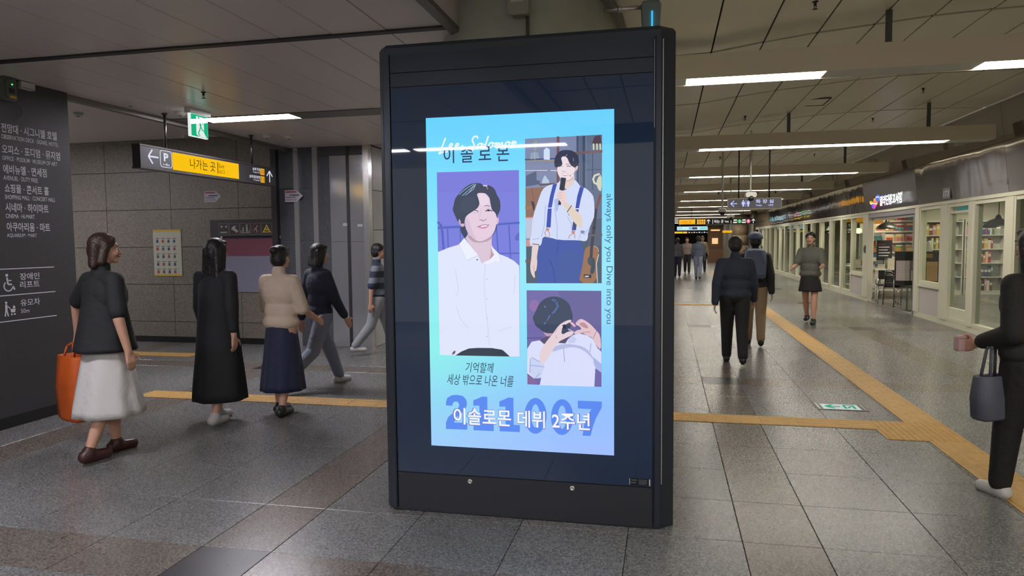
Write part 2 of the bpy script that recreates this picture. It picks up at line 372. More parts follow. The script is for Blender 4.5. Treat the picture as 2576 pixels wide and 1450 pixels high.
while y < 42:
    y1 = min(y+3.9, 42.2)
    dark = abs(y-15.8) < .1
    for c, d in ((2.26, 3.02), (3.02, 3.615)):
        MB().add([(FX(c), y+.004, c+.003), (FX(d), y+.004, d-.003), (FX(d), y1-.004, d-.003), (FX(c), y1-.004, c+.003), (5.08, y+.004, c+.003), (5.08, y+.004, d-.003), (5.08, y1-.004, d-.003), (5.08, y1-.004, c+.003)],
            [(0, 3, 2, 1), (4, 5, 6, 7), (0, 1, 5, 4), (1, 2, 6, 5), (2, 3, 7, 6), (3, 0, 4, 7)]).build('fascia_panel', FD if (dark and c < 2.5) else FM, wall_right)
    y += 3.9
trim(MB().box(4.94, 5.09, -5.6, 42.2, 2.205, 2.26), MATS['cream_paint'])
trim(MB().box(4.97, 5.07, -5.6, 15.85, 0, .10).box(4.97, 5.07, 19.27, 42.2, 0, .10), MATS['cream_paint'])
struct(MB().box(4.99, 5.07, -5.6, 7.2, .10, 2.205).build('wall_shop_near', MATS['pink_wall']))
wn = 0
def window(y0, y1, low=0.0, head=0.0, leaf=False):
    """one bay of the shop front: post frame, glass pane, optional low wall with sill, optional transom"""
    global wn
    wn += 1; o = MB(); p = .055
    b = low if low else .10
    o.box(4.96, 5.08, y0, y0+p, .10, 2.205).box(4.96, 5.08, y1-p, y1, .10, 2.205).box(4.965, 5.075, y0+p, y1-p, 2.14, 2.205).box(4.965, 5.075, y0+p, y1-p, b, b+.06)
    f = struct(o.build('window_%d' % wn, MATS['cream_paint']))
    if low:
        MB().box(4.975, 5.065, y0+p, y1-p, .10, low-.05).build('low_wall', MATS['pink_wall'], f)
        MB().box(4.93, 5.10, y0-.01, y1+.01, low-.05, low).build('window_sill', MATS['cream_paint'], f)
    if head: MB().box(4.98, 5.06, y0+p, y1-p, head, head+.045).build('transom', MATS['cream_paint'], f)
    if leaf: MB().box(4.99, 5.05, y0+p, y1-p, .16, .34).build('kick_rail', MATS['cream_paint'], f)
    MB().box(5.015, 5.023, y0+p, y1-p, b+.06, 2.14).build('pane', GLASS, f)
    return f
def post(y0, y1): return trim(MB().bevbox(4.95, 5.09, y0, y1, .10, 2.205, .012), MATS['cream_paint'])
for y in (7.2, 8.5, 9.8): window(y, y+1.25)
post(11.05, 11.10); window(11.10, 11.66); post(11.66, 11.9); window(11.9, 13.06); post(13.06, 13.22); window(13.22, 14.14, head=2.02, leaf=True); post(14.14, 14.46)
window(14.46, 15.6, low=.68); post(15.6, 15.85)
post(19.27, 19.72); window(19.72, 20.96, low=.66); window(20.96, 22.05)
y = 22.05
while y < 41:
    post(y, y+.12); window(y+.12, y+1.45); y += 1.45
post(y, 42.2)
# sliding door: open bay with head rail, floor track and one parked glass leaf
d1 = struct(MB().box(4.97, 5.09, 15.85, 19.27, 2.10, 2.205).box(4.98, 5.08, 15.85, 19.27, 0.001, .012).box(4.96, 5.10, 15.85, 15.93, .012, 2.10).build('door_1', M('door_metal', (150, 146, 148), .4, .5)))
MB().box(5.10, 5.108, 16.0, 17.2, .03, 2.08).build('door_leaf', GLASS, d1)
q = MB().box(5.04, 5.075, 15.93, 19.27, 2.04, 2.10); q.build('head_rail', MATS['steel'], d1)
# shop shell
struct(MB().box(5.3, 11, 7, 42.2, 2.75, 2.9).build('ceiling_shop', M('shop_ceiling', (205, 200, 186), .8)))
struct(MB().box(10.8, 11, 7, 42.2, 0, 2.75).build('wall_shop_back', MATS['shop_wall']))
struct(MB().box(5.09, 11, 42.0, 42.2, 0, 2.75).build('wall_shop_far', MATS['shop_wall']))
struct(MB().box(5.09, 11, 6.8, 7.0, 0, 2.75).build('wall_shop_end', MATS['shop_wall']))
struct(MB().box(6.95, 10.8, 22.3, 22.42, 0, 2.75).build('wall_shop_partition', MATS['shop_wall']))
struct(MB().box(6.25, 8.6, 25.3, 25.4, 0, 2.75).build('wall_shop_rack', MATS['shop_wall']))
# ------------------------------------------------------------------ light beams hung under the vault
def beam(i, y):
    near = ['first', 'second', 'third', 'fourth', 'fifth', 'sixth', 'seventh', 'eighth', 'ninth', 'tenth', 'eleventh', 'twelfth', 'thirteenth']
    lab = ('long beige light beam with one unlit panel between lit ones' if i == 2 else
           'long beige light beam hung over the walkway, %s one past the beam with an unlit panel' % near[i-3] if i > 2 else 'long beige light beam hung over the walkway, %s one before the beam with an unlit panel' % near[1-i])
    t = thing('ceiling_light_beam', lab, 'ceiling light', (0, y, 3.04), group='light beams over the shop walkway')
    lit = [(.18, 1.33), (2.58, 3.75)] if i == 2 else [(.52, 1.70), (1.75, 2.90), (2.95, 4.10)]
    MB().box(-.15, 4.70, -.16, -.148, 0, .21).box(-.15, 4.70, .148, .16, 0, .21).box(-.15, 4.70, -.148, .148, .02, .21).box(-.15, -.14, -.148, .148, 0, .02).box(4.69, 4.70, -.148, .148, 0, .02).build('housing', M('beam_paint', (222, 210, 188), .5), t)
    if i == 2: lit_b = [(-.13, .165), (1.345, 2.565), (3.765, 4.68)]
    else: lit_b = [(-.13, .505), (4.115, 4.68)]
    for a, b in lit_b: MB().box(a, b, -.146, .146, .006, .018).build('blank_panel', M('diffuser_off', (190, 190, 182), .35), t)
    for a, b in lit:
        MB().box(a, b, -.138, .138, .004, .016).build('lamp_panel', MATS['lamp_white'], t)
    for a in (1.86, 3.85): MB().box(a-.025, a+.025, -.012, .012, .21, zc(a)-3.04).build('hanger', MATS['steel_dark'], t)
for i in range(14): beam(i, 6.75+5.1*(i-2))
# recessed lamps in the flat ceiling
def recessed(x0, x1, y0, y1, lab, z=CZ, mat='lamp_hall'):
    t = thing('recessed_ceiling_lamp', lab, 'ceiling light', ((x0+x1)/2, (y0+y1)/2, z))
    a, b = (x1-x0)/2, (y1-y0)/2
    MB().box(-a-.02, a+.02, -b-.015, -b, -.006, .02).box(-a-.02, a+.02, b, b+.015, -.006, .02).box(-a-.02, -a, -b, b, -.006, .02).box(a, a+.02, -b, b, -.006, .02).build('frame', MATS['grey_trim'], t)
    MB().box(-a, a, -b, b, 0, .012).build('diffuser', MATS[mat], t)
trim(MB().box(-5.7, -5.39, 7.3, 7.65, CZ-.008, CZ+.015).box(-4.165, -1.47, 7.3, 7.65, CZ-.008, CZ+.015), MATS['grey_trim'])
recessed(-5.36, -4.19, 7.34, 7.63, 'recessed white ceiling lamp beside the green exit sign')
trim(MB().box(-5.7, -1.47, 2.105, 2.455, CZ-.004, CZ+.015), MATS['grey_trim'])
recessed(-4.6, -3.43, 2.135, 2.425, 'recessed ceiling lamp in the slot before the dark seam', CZ-.006)  # unseen lamp, added to brighten the floor and flat ceiling of the hall
recessed(-4.3, -3.1, 12.7, 12.99, 'recessed ceiling lamp in the hall past the steel panels')
trim(MB().box(-5.7, -1.47, -3.11, -2.78, CZ-.004, CZ+.015), MATS['grey_trim'])
for k, a in enumerate((-5.2, -3.9, -2.6)): recessed(a, a+1.17, -3.09, -2.80, ['recessed ceiling lamp in the rear slot next to the dark wall', 'middle recessed ceiling lamp of the rear slot', 'recessed ceiling lamp of the rear slot next to the metal strip'][k], CZ-.006)
recessed(-10.6, -9.4, 7.4, 7.7, 'recessed lamp in the ceiling of the side passage', 3.29, 'lamp_hall')
for k, y in enumerate((18, 24, 30, 36)): recessed(-3.5, -2.3, y, y+.29, 'recessed ceiling lamp down the hall, number %s past the steel panels' % ['two', 'three', 'four', 'five'][k])
for k, (x, y) in enumerate([(6.2, 14), (8.2, 17), (6.2, 19.6), (8.2, 20.6), (6.1, 24), (6.1, 28), (6.1, 33), (6.1, 38)]):
    recessed(x-.6, x+.6, y-.15, y+.15, 'white ceiling lamp inside the bookshop, %s' % ['by the narrow window', 'over the bookcases', 'over the book table', 'against the partition', 'by the magazine wall', 'past the magazine wall', 'deep in the shop', 'at the far shop wall'][k], 2.748, 'lamp_shop')
# ------------------------------------------------------------------ advertising kiosk
def anchor(o):
    """mesh given in world coordinates: cancel the parents' offsets"""
    p, s = o.parent, Vector((0, 0, 0))
    while p: s += p.location; p = p.parent
    o.location = -s
    return o
def part(mb, name, mat, parent): return anchor(mb.build(name, mat, parent))
def wtext(*a, **k): return anchor(text(*a, **k))
KM = M('kiosk_metal', (46, 51, 60), .38, .2); KP = M('kiosk_post', (58, 63, 74), .28, .6); KG = M('kiosk_glass', (36, 54, 82), .02, 0, spec=.5); KB = M('kiosk_base', (38, 41, 48), .4)  # glass base is tinted blue to carry the glare of the lit screen
KH = M('kiosk_header', (56, 62, 74), .18, .3)
kiosk = thing('advertising_kiosk', 'tall black digital advertising kiosk with a lit blue poster screen', 'kiosk', (-.805, 4.10, 0))
plan = [(-1.652, 3.94), (-1.598, 3.879), (-.035, 3.879), (.042, 3.955), (.042, 4.27), (-.01, 4.33), (-1.60, 4.33), (-1.652, 4.27)]
part(MB().prism(plan, lambda a, b, d: (a, b, d), .002, 2.695), 'body', KM, kiosk)
pl2 = [(a+(.012 if a > -.8 else -.012)*0, b) for a, b in plan]
cap = [[(a, b, 2.695) for a, b in plan], [(a, b, 2.715) for a, b in plan], [(-.805+(a+.805)*.985, 4.1+(b-4.1)*.96, 2.735) for a, b in plan]]
part(MB().rings(cap, True, False), 'top_cap', KM, kiosk)
part(MB().bevbox(-1.604, -1.564, 3.858, 3.88, .02, 2.675, .006), 'edge_post', KP, kiosk)
part(MB().bevbox(-.064, -.026, 3.858, 3.88, .02, 2.675, .006), 'edge_post', KP, kiosk)
part(MB().box(-.0245, -.0205, 3.866, 3.88, .26, 2.66), 'edge_trim', MATS['steel'], kiosk)
part(MB().box(-.0685, -.0665, 3.866, 3.88, 2.20, 2.66), 'edge_trim', MATS['steel'], kiosk)
part(MB().box(-1.558, -.072, 3.866, 3.88, 2.572, 2.675), 'header_panel', KH, kiosk)
part(MB().box(-1.558, -.072, 3.866, 3.88, 2.492, 2.566), 'header_panel', KH, kiosk)
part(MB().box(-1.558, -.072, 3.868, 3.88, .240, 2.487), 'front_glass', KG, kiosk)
part(MB().box(-1.558, -.072, 3.868, 3.88, .012, .234), 'base_panel', KB, kiosk)
for x in (-1.113, -.514):
    o = part(MB().rings([[(x+r*math.cos(a*PI/10), y, .205+r*math.sin(a*PI/10)) for a in range(20)] for r, y in ((.015, 3.868), (.015, 3.862), (.012, 3.858), (.006, 3.858), (.005, 3.861))], True), 'lock', MATS['steel'], kiosk)
pt = part(MB().box(-.196, -.082, 3.8655, 3.868, .246, .284), 'rating_label', M('rating_black', (18, 20, 24), .3), kiosk)
part(MB().box(-.0885, -.0825, 3.865, 3.8656, .247, .283), 'label_bar', MATS['white_plastic'], pt); part(MB().box(-.1955, -.1925, 3.865, 3.8656, .247, .283), 'label_bar', MATS['white_plastic'], pt)
for i in range(4): part(MB().box(-.145, -.098-.004*(i % 2), 3.865, 3.8656, .2755-i*.0075, .2775-i*.0075), 'label_line', M('label_grey', (120, 130, 140), .5), pt)
part(MB().box(-.186, -.16, 3.865, 3.8656, .258, .2615), 'label_line', MATS['label_grey'], pt); part(MB().box(-.186, -.155, 3.865, 3.8656, .273, .276), 'label_line', MATS['label_grey'], pt)
# lit screen
def screen_mat():
    m = bpy.data.materials.new('screen_gradient'); m.use_nodes = True; nt = m.node_tree; b = nt.nodes['Principled BSDF']; N = nt.nodes.new
    b.inputs['Base Color'].default_value = (0, 0, 0, 1); b.inputs['Roughness'].default_value = .02
    g = N('ShaderNodeNewGeometry'); sx = N('ShaderNodeSeparateXYZ'); nt.links.new(g.outputs['Position'], sx.inputs[0])
    r = N('ShaderNodeMapRange'); r.inputs['From Min'].default_value = .41; r.inputs['From Max'].default_value = 2.306; nt.links.new(sx.outputs['Z'], r.inputs['Value'])
    def ramp(st):
        c = N('ShaderNodeValToRGB'); nt.links.new(r.outputs[0], c.inputs[0]); e = c.color_ramp.elements
        for i, (p, k) in enumerate(st):
            el = e[i] if i < 2 else e.new(p)
            el.position = p; el.color = lin(k)+(1,)
        return c
    a = ramp([(0, (158, 205, 250)), (1, (104, 210, 255)), (.12, (146, 214, 246)), (.3, (140, 240, 236)), (.6, (140, 232, 246)), (.8, (118, 220, 255))])
    d = ramp([(0, (160, 190, 255)), (1, (104, 208, 255)), (.14, (146, 192, 255)), (.35, (140, 214, 255)), (.55, (150, 232, 250)), (.8, (118, 218, 255))])
    r2 = N('ShaderNodeMapRange'); r2.inputs['From Min'].default_value = -1.3; r2.inputs['From Max'].default_value = -.5; nt.links.new(sx.outputs['X'], r2.inputs['Value'])
    mx = N('ShaderNodeMix'); mx.data_type = 'RGBA'; nt.links.new(r2.outputs[0], mx.inputs[0]); nt.links.new(a.outputs[0], mx.inputs[6]); nt.links.new(d.outputs[0], mx.inputs[7])
    nt.links.new(mx.outputs[2], b.inputs['Emission Color']); b.inputs['Emission Strength'].default_value = 1.0
    return m
YS = 3.864
screen = part(MB().box(-1.346, -.280, YS, 3.868, .407, 2.307), 'screen', screen_mat(), kiosk)
class Print:
    """flat print on the screen: thin colour patches"""
    def __init__(s, ox, oy, sc): s.o = (ox, oy, sc); s.mb = MB(); s.k = 0
    def p(s, x, y):
        v = atY(s.o[0]+x/s.o[2], s.o[1]+y/s.o[2], YS); return (v.x, YS-.0004-.00012*s.k, v.z)
    def poly(s, pts, c, rnd=0):
        for _ in range(rnd):
            n = len(pts); pts = [q for i in range(n) for q in ((pts[i][0]*.75+pts[(i+1) % n][0]*.25, pts[i][1]*.75+pts[(i+1) % n][1]*.25), (pts[i][0]*.25+pts[(i+1) % n][0]*.75, pts[i][1]*.25+pts[(i+1) % n][1]*.75))]
        s.k += 1; s.mb.mat(E('print_%d_%d_%d' % c, c)); vs = [s.p(*q) for q in pts]; s.mb.add(vs, [list(range(len(vs)))])
    def line(s, pts, w, c):
        s.k += 1; s.mb.mat(E('print_%d_%d_%d' % c, c))
        for (a, b), (d, e) in zip(pts, pts[1:]):
            l = math.hypot(d-a, e-b) or 1; nx, ny = -(e-b)/l*w/2, (d-a)/l*w/2; ex, ey = (d-a)/l*w*.25, (e-b)/l*w*.25
            s.mb.add([s.p(a+nx-ex, b+ny-ey), s.p(a-nx-ex, b-ny-ey), s.p(d-nx+ex, e-ny+ey), s.p(d+nx+ex, e+ny+ey)], [(0, 1, 2, 3)])
    def done(s, name): return anchor(s.mb.build(name, None, screen))
HA, SK, SK2 = (56, 66, 90), (226, 204, 222), (198, 172, 196)
# photograph 1: head and shoulders
P = Print(1095, 420, 6.59)
P.poly([(26, 92), (1387, 53), (1404, 3143), (79, 3117)], (120, 121, 217))
P.poly([(30, 420), (1388, 420), (1392, 1100), (40, 1100)], (121, 124, 220))
P.poly([(40, 1000), (1392, 960), (1400, 1700), (50, 1700)], (119, 124, 220))
FB = (78, 98, 190)
for pts, w_ in [([(50, 1010), (420, 995)], 38), ([(45, 920), (95, 970), (118, 1080), (140, 1380)], 36), ([(205, 1030), (215, 1330)], 20), ([(410, 1020), (420, 1250)], 16), ([(1010, 955), (1390, 928)], 34), ([(1015, 985), (1042, 1440)], 20), ([(1220, 970), (1246, 1450)], 20), ([(1050, 1438), (1392, 1432)], 22), ([(1246, 1450), (1250, 1560)], 18)]: P.line(pts, w_, FB)
P.poly([(1300, 1200), (1392, 1060), (1392, 1240)], (92, 104, 190), 1)
P.poly([(410, 990), (520, 980), (540, 1210), (490, 1200), (455, 1130), (428, 1090)], HA, 1)
P.poly([(940, 1000), (1025, 955), (1018, 1030), (985, 1095), (945, 1150)], (70, 80, 120), 1)
P.poly([(500, 1180), (560, 1100), (940, 1060), (935, 1290), (990, 1400), (1010, 1480), (770, 1640), (650, 1420)], (216, 196, 214))
P.poly([(520, 1130), (620, 1150), (740, 1210), (860, 1180), (940, 1120), (938, 1200), (820, 1250), (700, 1262), (600, 1235)], (186, 158, 176), 1)
P.poly([(920, 1330), (945, 1420), (985, 1470), (900, 1540), (925, 1430)], (190, 150, 160))
P.poly([(478, 820), (495, 960), (520, 1060), (590, 1150), (680, 1222), (745, 1240), (830, 1212), (930, 1150), (985, 1070), (1012, 960), (1028, 850), (1005, 740), (930, 630), (890, 500), (820, 430), (685, 432), (720, 600), (690, 690), (560, 780)], SK, 1)
P.poly([(676, 428), (815, 428), (906, 520), (922, 612), (948, 726), (700, 705), (738, 622), (722, 540)], SK)
P.poly([(482, 830), (500, 970), (525, 1065), (590, 1145), (700, 1225), (640, 1120), (590, 990), (560, 860)], (214, 192, 212), 2)
P.poly([(700, 450), (830, 450), (890, 560), (860, 640), (760, 650)], (232, 212, 230), 2)
P.poly([(385, 860), (398, 930), (425, 985), (470, 998), (488, 960), (450, 900), (405, 845)], (214, 176, 196), 1)
P.poly([(1030, 835), (1056, 855), (1052, 920), (1030, 958), (1008, 950)], (226, 186, 206), 1)
P.poly([(384, 930), (330, 810), (288, 712), (306, 640), (328, 530), (380, 462), (440, 392), (520, 322), (610, 272), (690, 268), (760, 274), (800, 310), (862, 300), (932, 322), (992, 372), (1024, 470), (1072, 540), (1084, 660), (1072, 742), (1036, 800), (1026, 856), (1000, 762), (942, 722), (916, 610), (904, 520), (866, 460), (806, 432), (684, 436), (722, 540), (738, 622), (700, 690), (604, 752), (532, 800), (496, 852), (486, 950), (430, 930), (400, 850)], HA, 1)
P.poly([(430, 520), (660, 480), (700, 600), (640, 720), (500, 780), (400, 720)], (59, 70, 95), 2)
for pts in ([(400, 460), (470, 395), (560, 330), (650, 282)], [(450, 480), (540, 400), (660, 300)], [(500, 470), (560, 430), (610, 360), (680, 285)], [(545, 440), (640, 370), (670, 300)]): P.line(pts, 9, (150, 186, 216))
P.line([(800, 312), (862, 316)], 20, (206, 212, 232)); P.line([(850, 330), (872, 370)], 16, (176, 110, 140))
P.line([(655, 728), (690, 722), (716, 748)], 11, (62, 62, 92)); P.poly([(665, 738), (690, 730), (708, 750), (685, 756)], (214, 210, 236))
P.line([(838, 735), (880, 712), (945, 732)], 16, (58, 60, 92)); P.poly([(862, 722), (895, 718), (905, 738), (872, 742)], (46, 52, 80), 1)
P.line([(818, 652), (860, 640), (908, 658)], 13, (140, 118, 150)); P.line([(850, 690), (930, 700)], 7, (196, 170, 194)); P.line([(620, 760), (720, 768)], 7, (196, 170, 194))
P.line([(762, 700), (745, 800), (728, 872), (742, 895)], 7, (206, 180, 202)); P.line([(745, 885), (775, 878), (798, 900), (835, 878), (852, 866)], 9, (124, 92, 120))
P.poly([(702, 996), (770, 968), (830, 960), (898, 968), (862, 1012), (806, 1032), (742, 1018)], (216, 140, 178), 1); P.poly([(748, 994), (790, 972), (872, 968), (850, 986), (790, 996)], (248, 244, 252)); P.line([(700, 995), (790, 966), (840, 962), (902, 968)], 7, (96, 58, 92))
P.poly([(415, 920), (445, 915), (455, 945), (430, 950)], (50, 60, 90), 1); P.poly([(426, 928), (436, 928), (434, 938), (426, 938)], (140, 190, 230))
SH = (222, 228, 250)
P.poly([(50, 1412), (230, 1340), (390, 1292), (488, 1180), (600, 1330), (705, 1450), (770, 1600), (905, 1540), (985, 1455), (930, 1310), (1050, 1440), (1200, 1500), (1310, 1560), (1395, 1640), (1404, 3143), (1240, 3143), (1130, 3040), (960, 3005), (660, 3005), (440, 3060), (340, 3125), (79, 3117)], SH)
P.poly([(400, 1290), (488, 1180), (600, 1330), (720, 1470), (640, 1500), (530, 1560)], (234, 238, 254)); P.poly([(930, 1312), (1060, 1440), (1090, 1580), (1000, 1560), (880, 1620), (800, 1590), (905, 1540), (985, 1460)], (234, 238, 254))
P.line([(530, 1560), (640, 1500), (720, 1470)], 8, (186, 198, 232)); P.line([(400, 1290), (530, 1560)], 6, (198, 208, 238)); P.line([(1060, 1440), (1090, 1580)], 6, (190, 200, 234))
P.poly([(688, 1528), (712, 1528), (712, 1552), (688, 1552)], (80, 90, 130), 1)
for pts in ([(830, 1620), (815, 1900), (835, 2250), (870, 2600), (905, 2960)], [(340, 1700), (390, 2050), (350, 2150)], [(355, 2300), (420, 2520), (560, 2680)], [(1060, 2720), (1260, 2660)], [(1330, 1800), (1310, 2100)]): P.line(pts, 7, (190, 206, 240))
for y_ in (1850, 2180, 2500, 2800): P.poly([(855, y_), (875, y_), (875, y_+20), (855, y_+20)], (180, 192, 226), 1)
P.poly([(340, 3125), (440, 3060), (560, 3010), (700, 3000), (940, 3002), (1110, 3030), (1240, 3143)], (52, 62, 78))
P.poly([(300, 3060), (350, 3040), (330, 3100), (280, 3115)], (110, 80, 120), 1)
P.done('portrait_print')
# photograph 2: singer with microphone, braces and guitar
P = Print(1315, 335, 6.905)
P.poly([(40, 100), (1378, 26), (1372, 2610), (62, 2610)], (126, 136, 170))
P.poly([(930, 50), (1376, 28), (1374, 1500), (930, 1500)], (98, 112, 140)); P.poly([(62, 1900), (1372, 1700), (1372, 2610), (62, 2610)], (76, 92, 110))
for x_, w_, c in ((955, 34, (70, 82, 108)), (1010, 20, (84, 98, 124)), (1060, 44, (62, 74, 100)), (1105, 14, (110, 124, 150))): P.line([(x_, 60), (x_, 1500)], w_, c)
P.line([(1215, 350), (1210, 990)], 12, (60, 72, 96)); P.line([(1100, 640), (1370, 630)], 10, (66, 78, 104)); P.line([(614, 72), (614, 860)], 48, (112, 78, 86))
P.line([(45, 462), (600, 444)], 24, (72, 82, 108)); P.line([(48, 492), (570, 480)], 16, (166, 138, 122)); P.line([(900, 350), (1375, 318)], 40, (116, 92, 96))
P.poly([(140, 345), (270, 335), (292, 440), (130, 455)], (146, 162, 186)); P.poly([(180, 140), (262, 110), (240, 330), (195, 330)], (140, 152, 148), 1); P.line([(205, 330), (212, 470)], 8, (190, 190, 140))
P.poly([(366, 296), (415, 250), (470, 286), (472, 465), (366, 460)], (206, 222, 244)); P.line([(50, 652), (430, 650)], 10, (226, 218, 232)); P.line([(490, 650), (592, 656)], 12, (240, 226, 226))
P.poly([(60, 740), (240, 660), (240, 820), (300, 830), (300, 890), (55, 930)], (84, 96, 128)); P.poly([(372, 745), (400, 738), (412, 770), (462, 830), (462, 880), (330, 882), (345, 815)], (178, 196, 220), 1); P.line([(300, 900), (600, 880)], 34, (100, 84, 92))
P.poly([(50, 965), (420, 935), (300, 1110), (195, 1455), (150, 1480), (52, 1480)], (140, 106, 92)); P.line([(60, 1300), (230, 1290)], 60, (156, 116, 90)); P.line([(160, 960), (215, 1320)], 16, (150, 78, 80)); P.poly([(140, 1180), (190, 1190), (215, 1260), (190, 1380), (160, 1240)], (60, 62, 78), 1)
P.poly([(1290, 800), (1372, 696), (1372, 1015), (1322, 1000), (1282, 900)], (206, 210, 184), 1); P.line([(1330, 712), (1250, 740), (1225, 800), (1240, 860), (1290, 890)], 32, (214, 216, 190))
P.poly([(1245, 60), (1350, 36), (1375, 190), (1205, 195)], (84, 70, 84)); 
for a in (1230, 1290, 1345): P.line([(a, 190), (a+4, 285)], 26, (214, 212, 168))
P.poly([(55, 1465), (180, 1460), (165, 1830), (62, 1830)], (190, 194, 216)); P.line([(55, 1475), (185, 1470)], 20, (222, 150, 140)); P.poly([(62, 1855), (130, 1855), (150, 1970), (62, 1970)], (204, 146, 146)); P.line([(62, 2230), (180, 2220)], 50, (112, 92, 90))
P.poly([(1180, 1500), (1372, 1480), (1372, 1960), (1150, 1960)], (84, 98, 118)); P.line([(1350, 1075), (1275, 1330)], 44, (124, 82, 74)); P.line([(1270, 1330), (1240, 1650), (1200, 1970)], 54, (66, 64, 76)); P.line([(1150, 1780), (1372, 1770)], 40, (96, 96, 108))
P.poly([(1065, 2080), (1100, 1985), (1185, 1955), (1275, 1965), (1322, 2040), (1312, 2130), (1284, 2240), (1300, 2606), (975, 2606), (1020, 2380), (1050, 2240)], (152, 112, 86), 1)
P.poly([(1175, 2135), (1225, 2170), (1232, 2250), (1180, 2320), (1130, 2260), (1125, 2180)], (70, 82, 96), 2); P.poly([(1215, 2150), (1262, 2200), (1256, 2410), (1205, 2460), (1168, 2430), (1190, 2310)], (62, 74, 88), 1)
P.poly([(1065, 2455), (1195, 2460), (1190, 2520), (1060, 2510)], (50, 54, 66)); P.line([(1085, 2490), (1145, 2488)], 18, (230, 232, 238)); P.line([(1320, 2110), (1282, 2270), (1300, 2600)], 10, (232, 232, 236)); P.line([(1240, 1962), (1300, 1990), (1322, 2060)], 8, (220, 180, 170))
P.line([(1200, 1970), (1190, 2160)], 50, (66, 66, 78))
P.poly([(350, 1800), (620, 1855), (1000, 1870), (1062, 2040), (1042, 2280), (975, 2606), (255, 2606), (252, 2200), (282, 1990)], (64, 88, 166)); P.poly([(640, 2000), (1050, 2100), (1030, 2320), (970, 2606), (560, 2606)], (66, 89, 158), 1); P.line([(470, 2200), (540, 2380), (560, 2600)], 14, (54, 72, 136)); P.line([(620, 1880), (600, 2100)], 10, (52, 70, 136))
P.poly([(340, 985), (430, 915), (530, 890), (620, 868), (655, 815), (720, 1000), (770, 985), (900, 800), (962, 868), (1002, 930), (1100, 960), (1190, 1040), (1240, 1120), (1252, 1440), (1200, 1560), (1140, 1700), (1132, 1850), (1082, 1885), (980, 1862), (620, 1860), (470, 1810), (350, 1796), (330, 1935), (290, 1965), (200, 1915), (150, 1985), (122, 1900), (132, 1830), (160, 1750), (160, 1600), (190, 1420), (270, 1180)], (208, 218, 246), 1)
for pts in ([(400, 1250), (380, 1600), (330, 1800)], [(560, 1300), (600, 1620), (600, 1850)], [(1020, 1700), (980, 1850)], [(1130, 1680), (1060, 1780)], [(780, 1450), (860, 1600), (840, 1650)], [(180, 1850), (290, 1830)]): P.line(pts, 14, (170, 188, 232))
P.poly([(550, 1140), (650, 1150), (610, 1370), (580, 1360), (560, 1260)], (170, 188, 232), 1); P.poly([(990, 1690), (1100, 1700), (1040, 1770)], (130, 140, 176), 1)
P.poly([(740, 830), (895, 690), (905, 810), (870, 900), (770, 988), (715, 940)], (224, 206, 200), 1); P.poly([(750, 835), (870, 745), (880, 800), (780, 850)], (196, 170, 170), 1)
P.poly([(595, 610), (672, 410), (760, 405), (830, 560), (905, 590), (912, 660), (872, 760), (832, 812), (750, 832), (660, 795), (612, 710)], (236, 220, 228), 1); P.poly([(905, 625), (945, 562), (965, 580), (955, 640), (912, 672)], (226, 190, 192), 1)
P.poly([(560, 605), (548, 480), (580, 390), (640, 320), (720, 295), (850, 302), (930, 350), (976, 430), (984, 530), (950, 570), (912, 605), (872, 585), (832, 560), (800, 480), (770, 412), (690, 408), (668, 440), (692, 520), (690, 560), (622, 592)], (46, 54, 78), 1)
P.line([(745, 410), (775, 375)], 8, (170, 176, 196)); P.line([(880, 440), (890, 490)], 8, (150, 160, 190))
P.line([(640, 588), (662, 574), (694, 582)], 9, (70, 58, 76)); P.line([(768, 584), (800, 572), (836, 586)], 11, (70, 58, 76)); P.line([(755, 545), (810, 538)], 9, (96, 80, 96)); P.line([(690, 660), (716, 676), (745, 664)], 8, (176, 138, 150))
P.poly([(672, 704), (740, 700), (808, 698), (770, 748), (705, 750)], (206, 130, 144), 1); P.poly([(684, 710), (800, 704), (768, 732), (704, 734)], (250, 248, 252)); P.line([(905, 690), (825, 742)], 6, (190, 180, 180)); P.poly([(815, 738), (838, 738), (836, 752), (818, 752)], (80, 84, 90))
for pts, w_ in (([(530, 892), (600, 880)], 1),): pass
P.poly([(530, 892), (602, 880), (545, 1090), (508, 1300), (490, 1640), (414, 1640), (440, 1300), (480, 1090)], (58, 78, 176)); P.poly([(1000, 930), (1066, 952), (1012, 1150), (976, 1330), (928, 1690), (854, 1690), (880, 1550), (920, 1300), (950, 1100)], (58, 78, 176)); P.poly([(872, 1545), (935, 1600), (920, 1690), (905, 1690)], (72, 76, 90))
P.line([(442, 1306), (508, 1304)], 14, (226, 228, 240)); P.line([(910, 1320), (976, 1316)], 18, (226, 228, 240))
P.poly([(412, 1650), (468, 1655), (458, 1702), (408, 1694)], (196, 138, 120)); P.poly([(850, 1698), (912, 1698), (905, 1755), (858, 1752)], (196, 138, 120))
for pts in ([(415, 1694), (386, 1730), (410, 1790)], [(445, 1700), (470, 1740), (468, 1796)], [(866, 1756), (820, 1780), (802, 1835)], [(890, 1756), (912, 1780), (908, 1832)]): P.line(pts, 12, (190, 140, 128))
P.poly([(690, 1240), (770, 1190), (870, 1290), (1012, 1420), (1036, 1500), (1032, 1640), (1014, 1662), (900, 1560), (832, 1450), (780, 1350)], (224, 208, 192), 1)
P.line([(712, 800), (686, 970)], 88, (44, 48, 64)); P.line([(690, 960), (644, 1240)], 48, (44, 46, 60))
P.poly([(600, 1040), (655, 990), (740, 1018), (762, 1100), (772, 1190), (700, 1250), (632, 1160), (604, 1130)], (232, 206, 204), 1)
for y_ in (1040, 1085, 1130): P.line([(608, y_+10), (690, y_)], 7, (196, 160, 164))
P.line([(776, 1375), (852, 1262)], 13, (58, 56, 84)); P.line([(790, 1400), (815, 1440)], 8, (80, 80, 100))
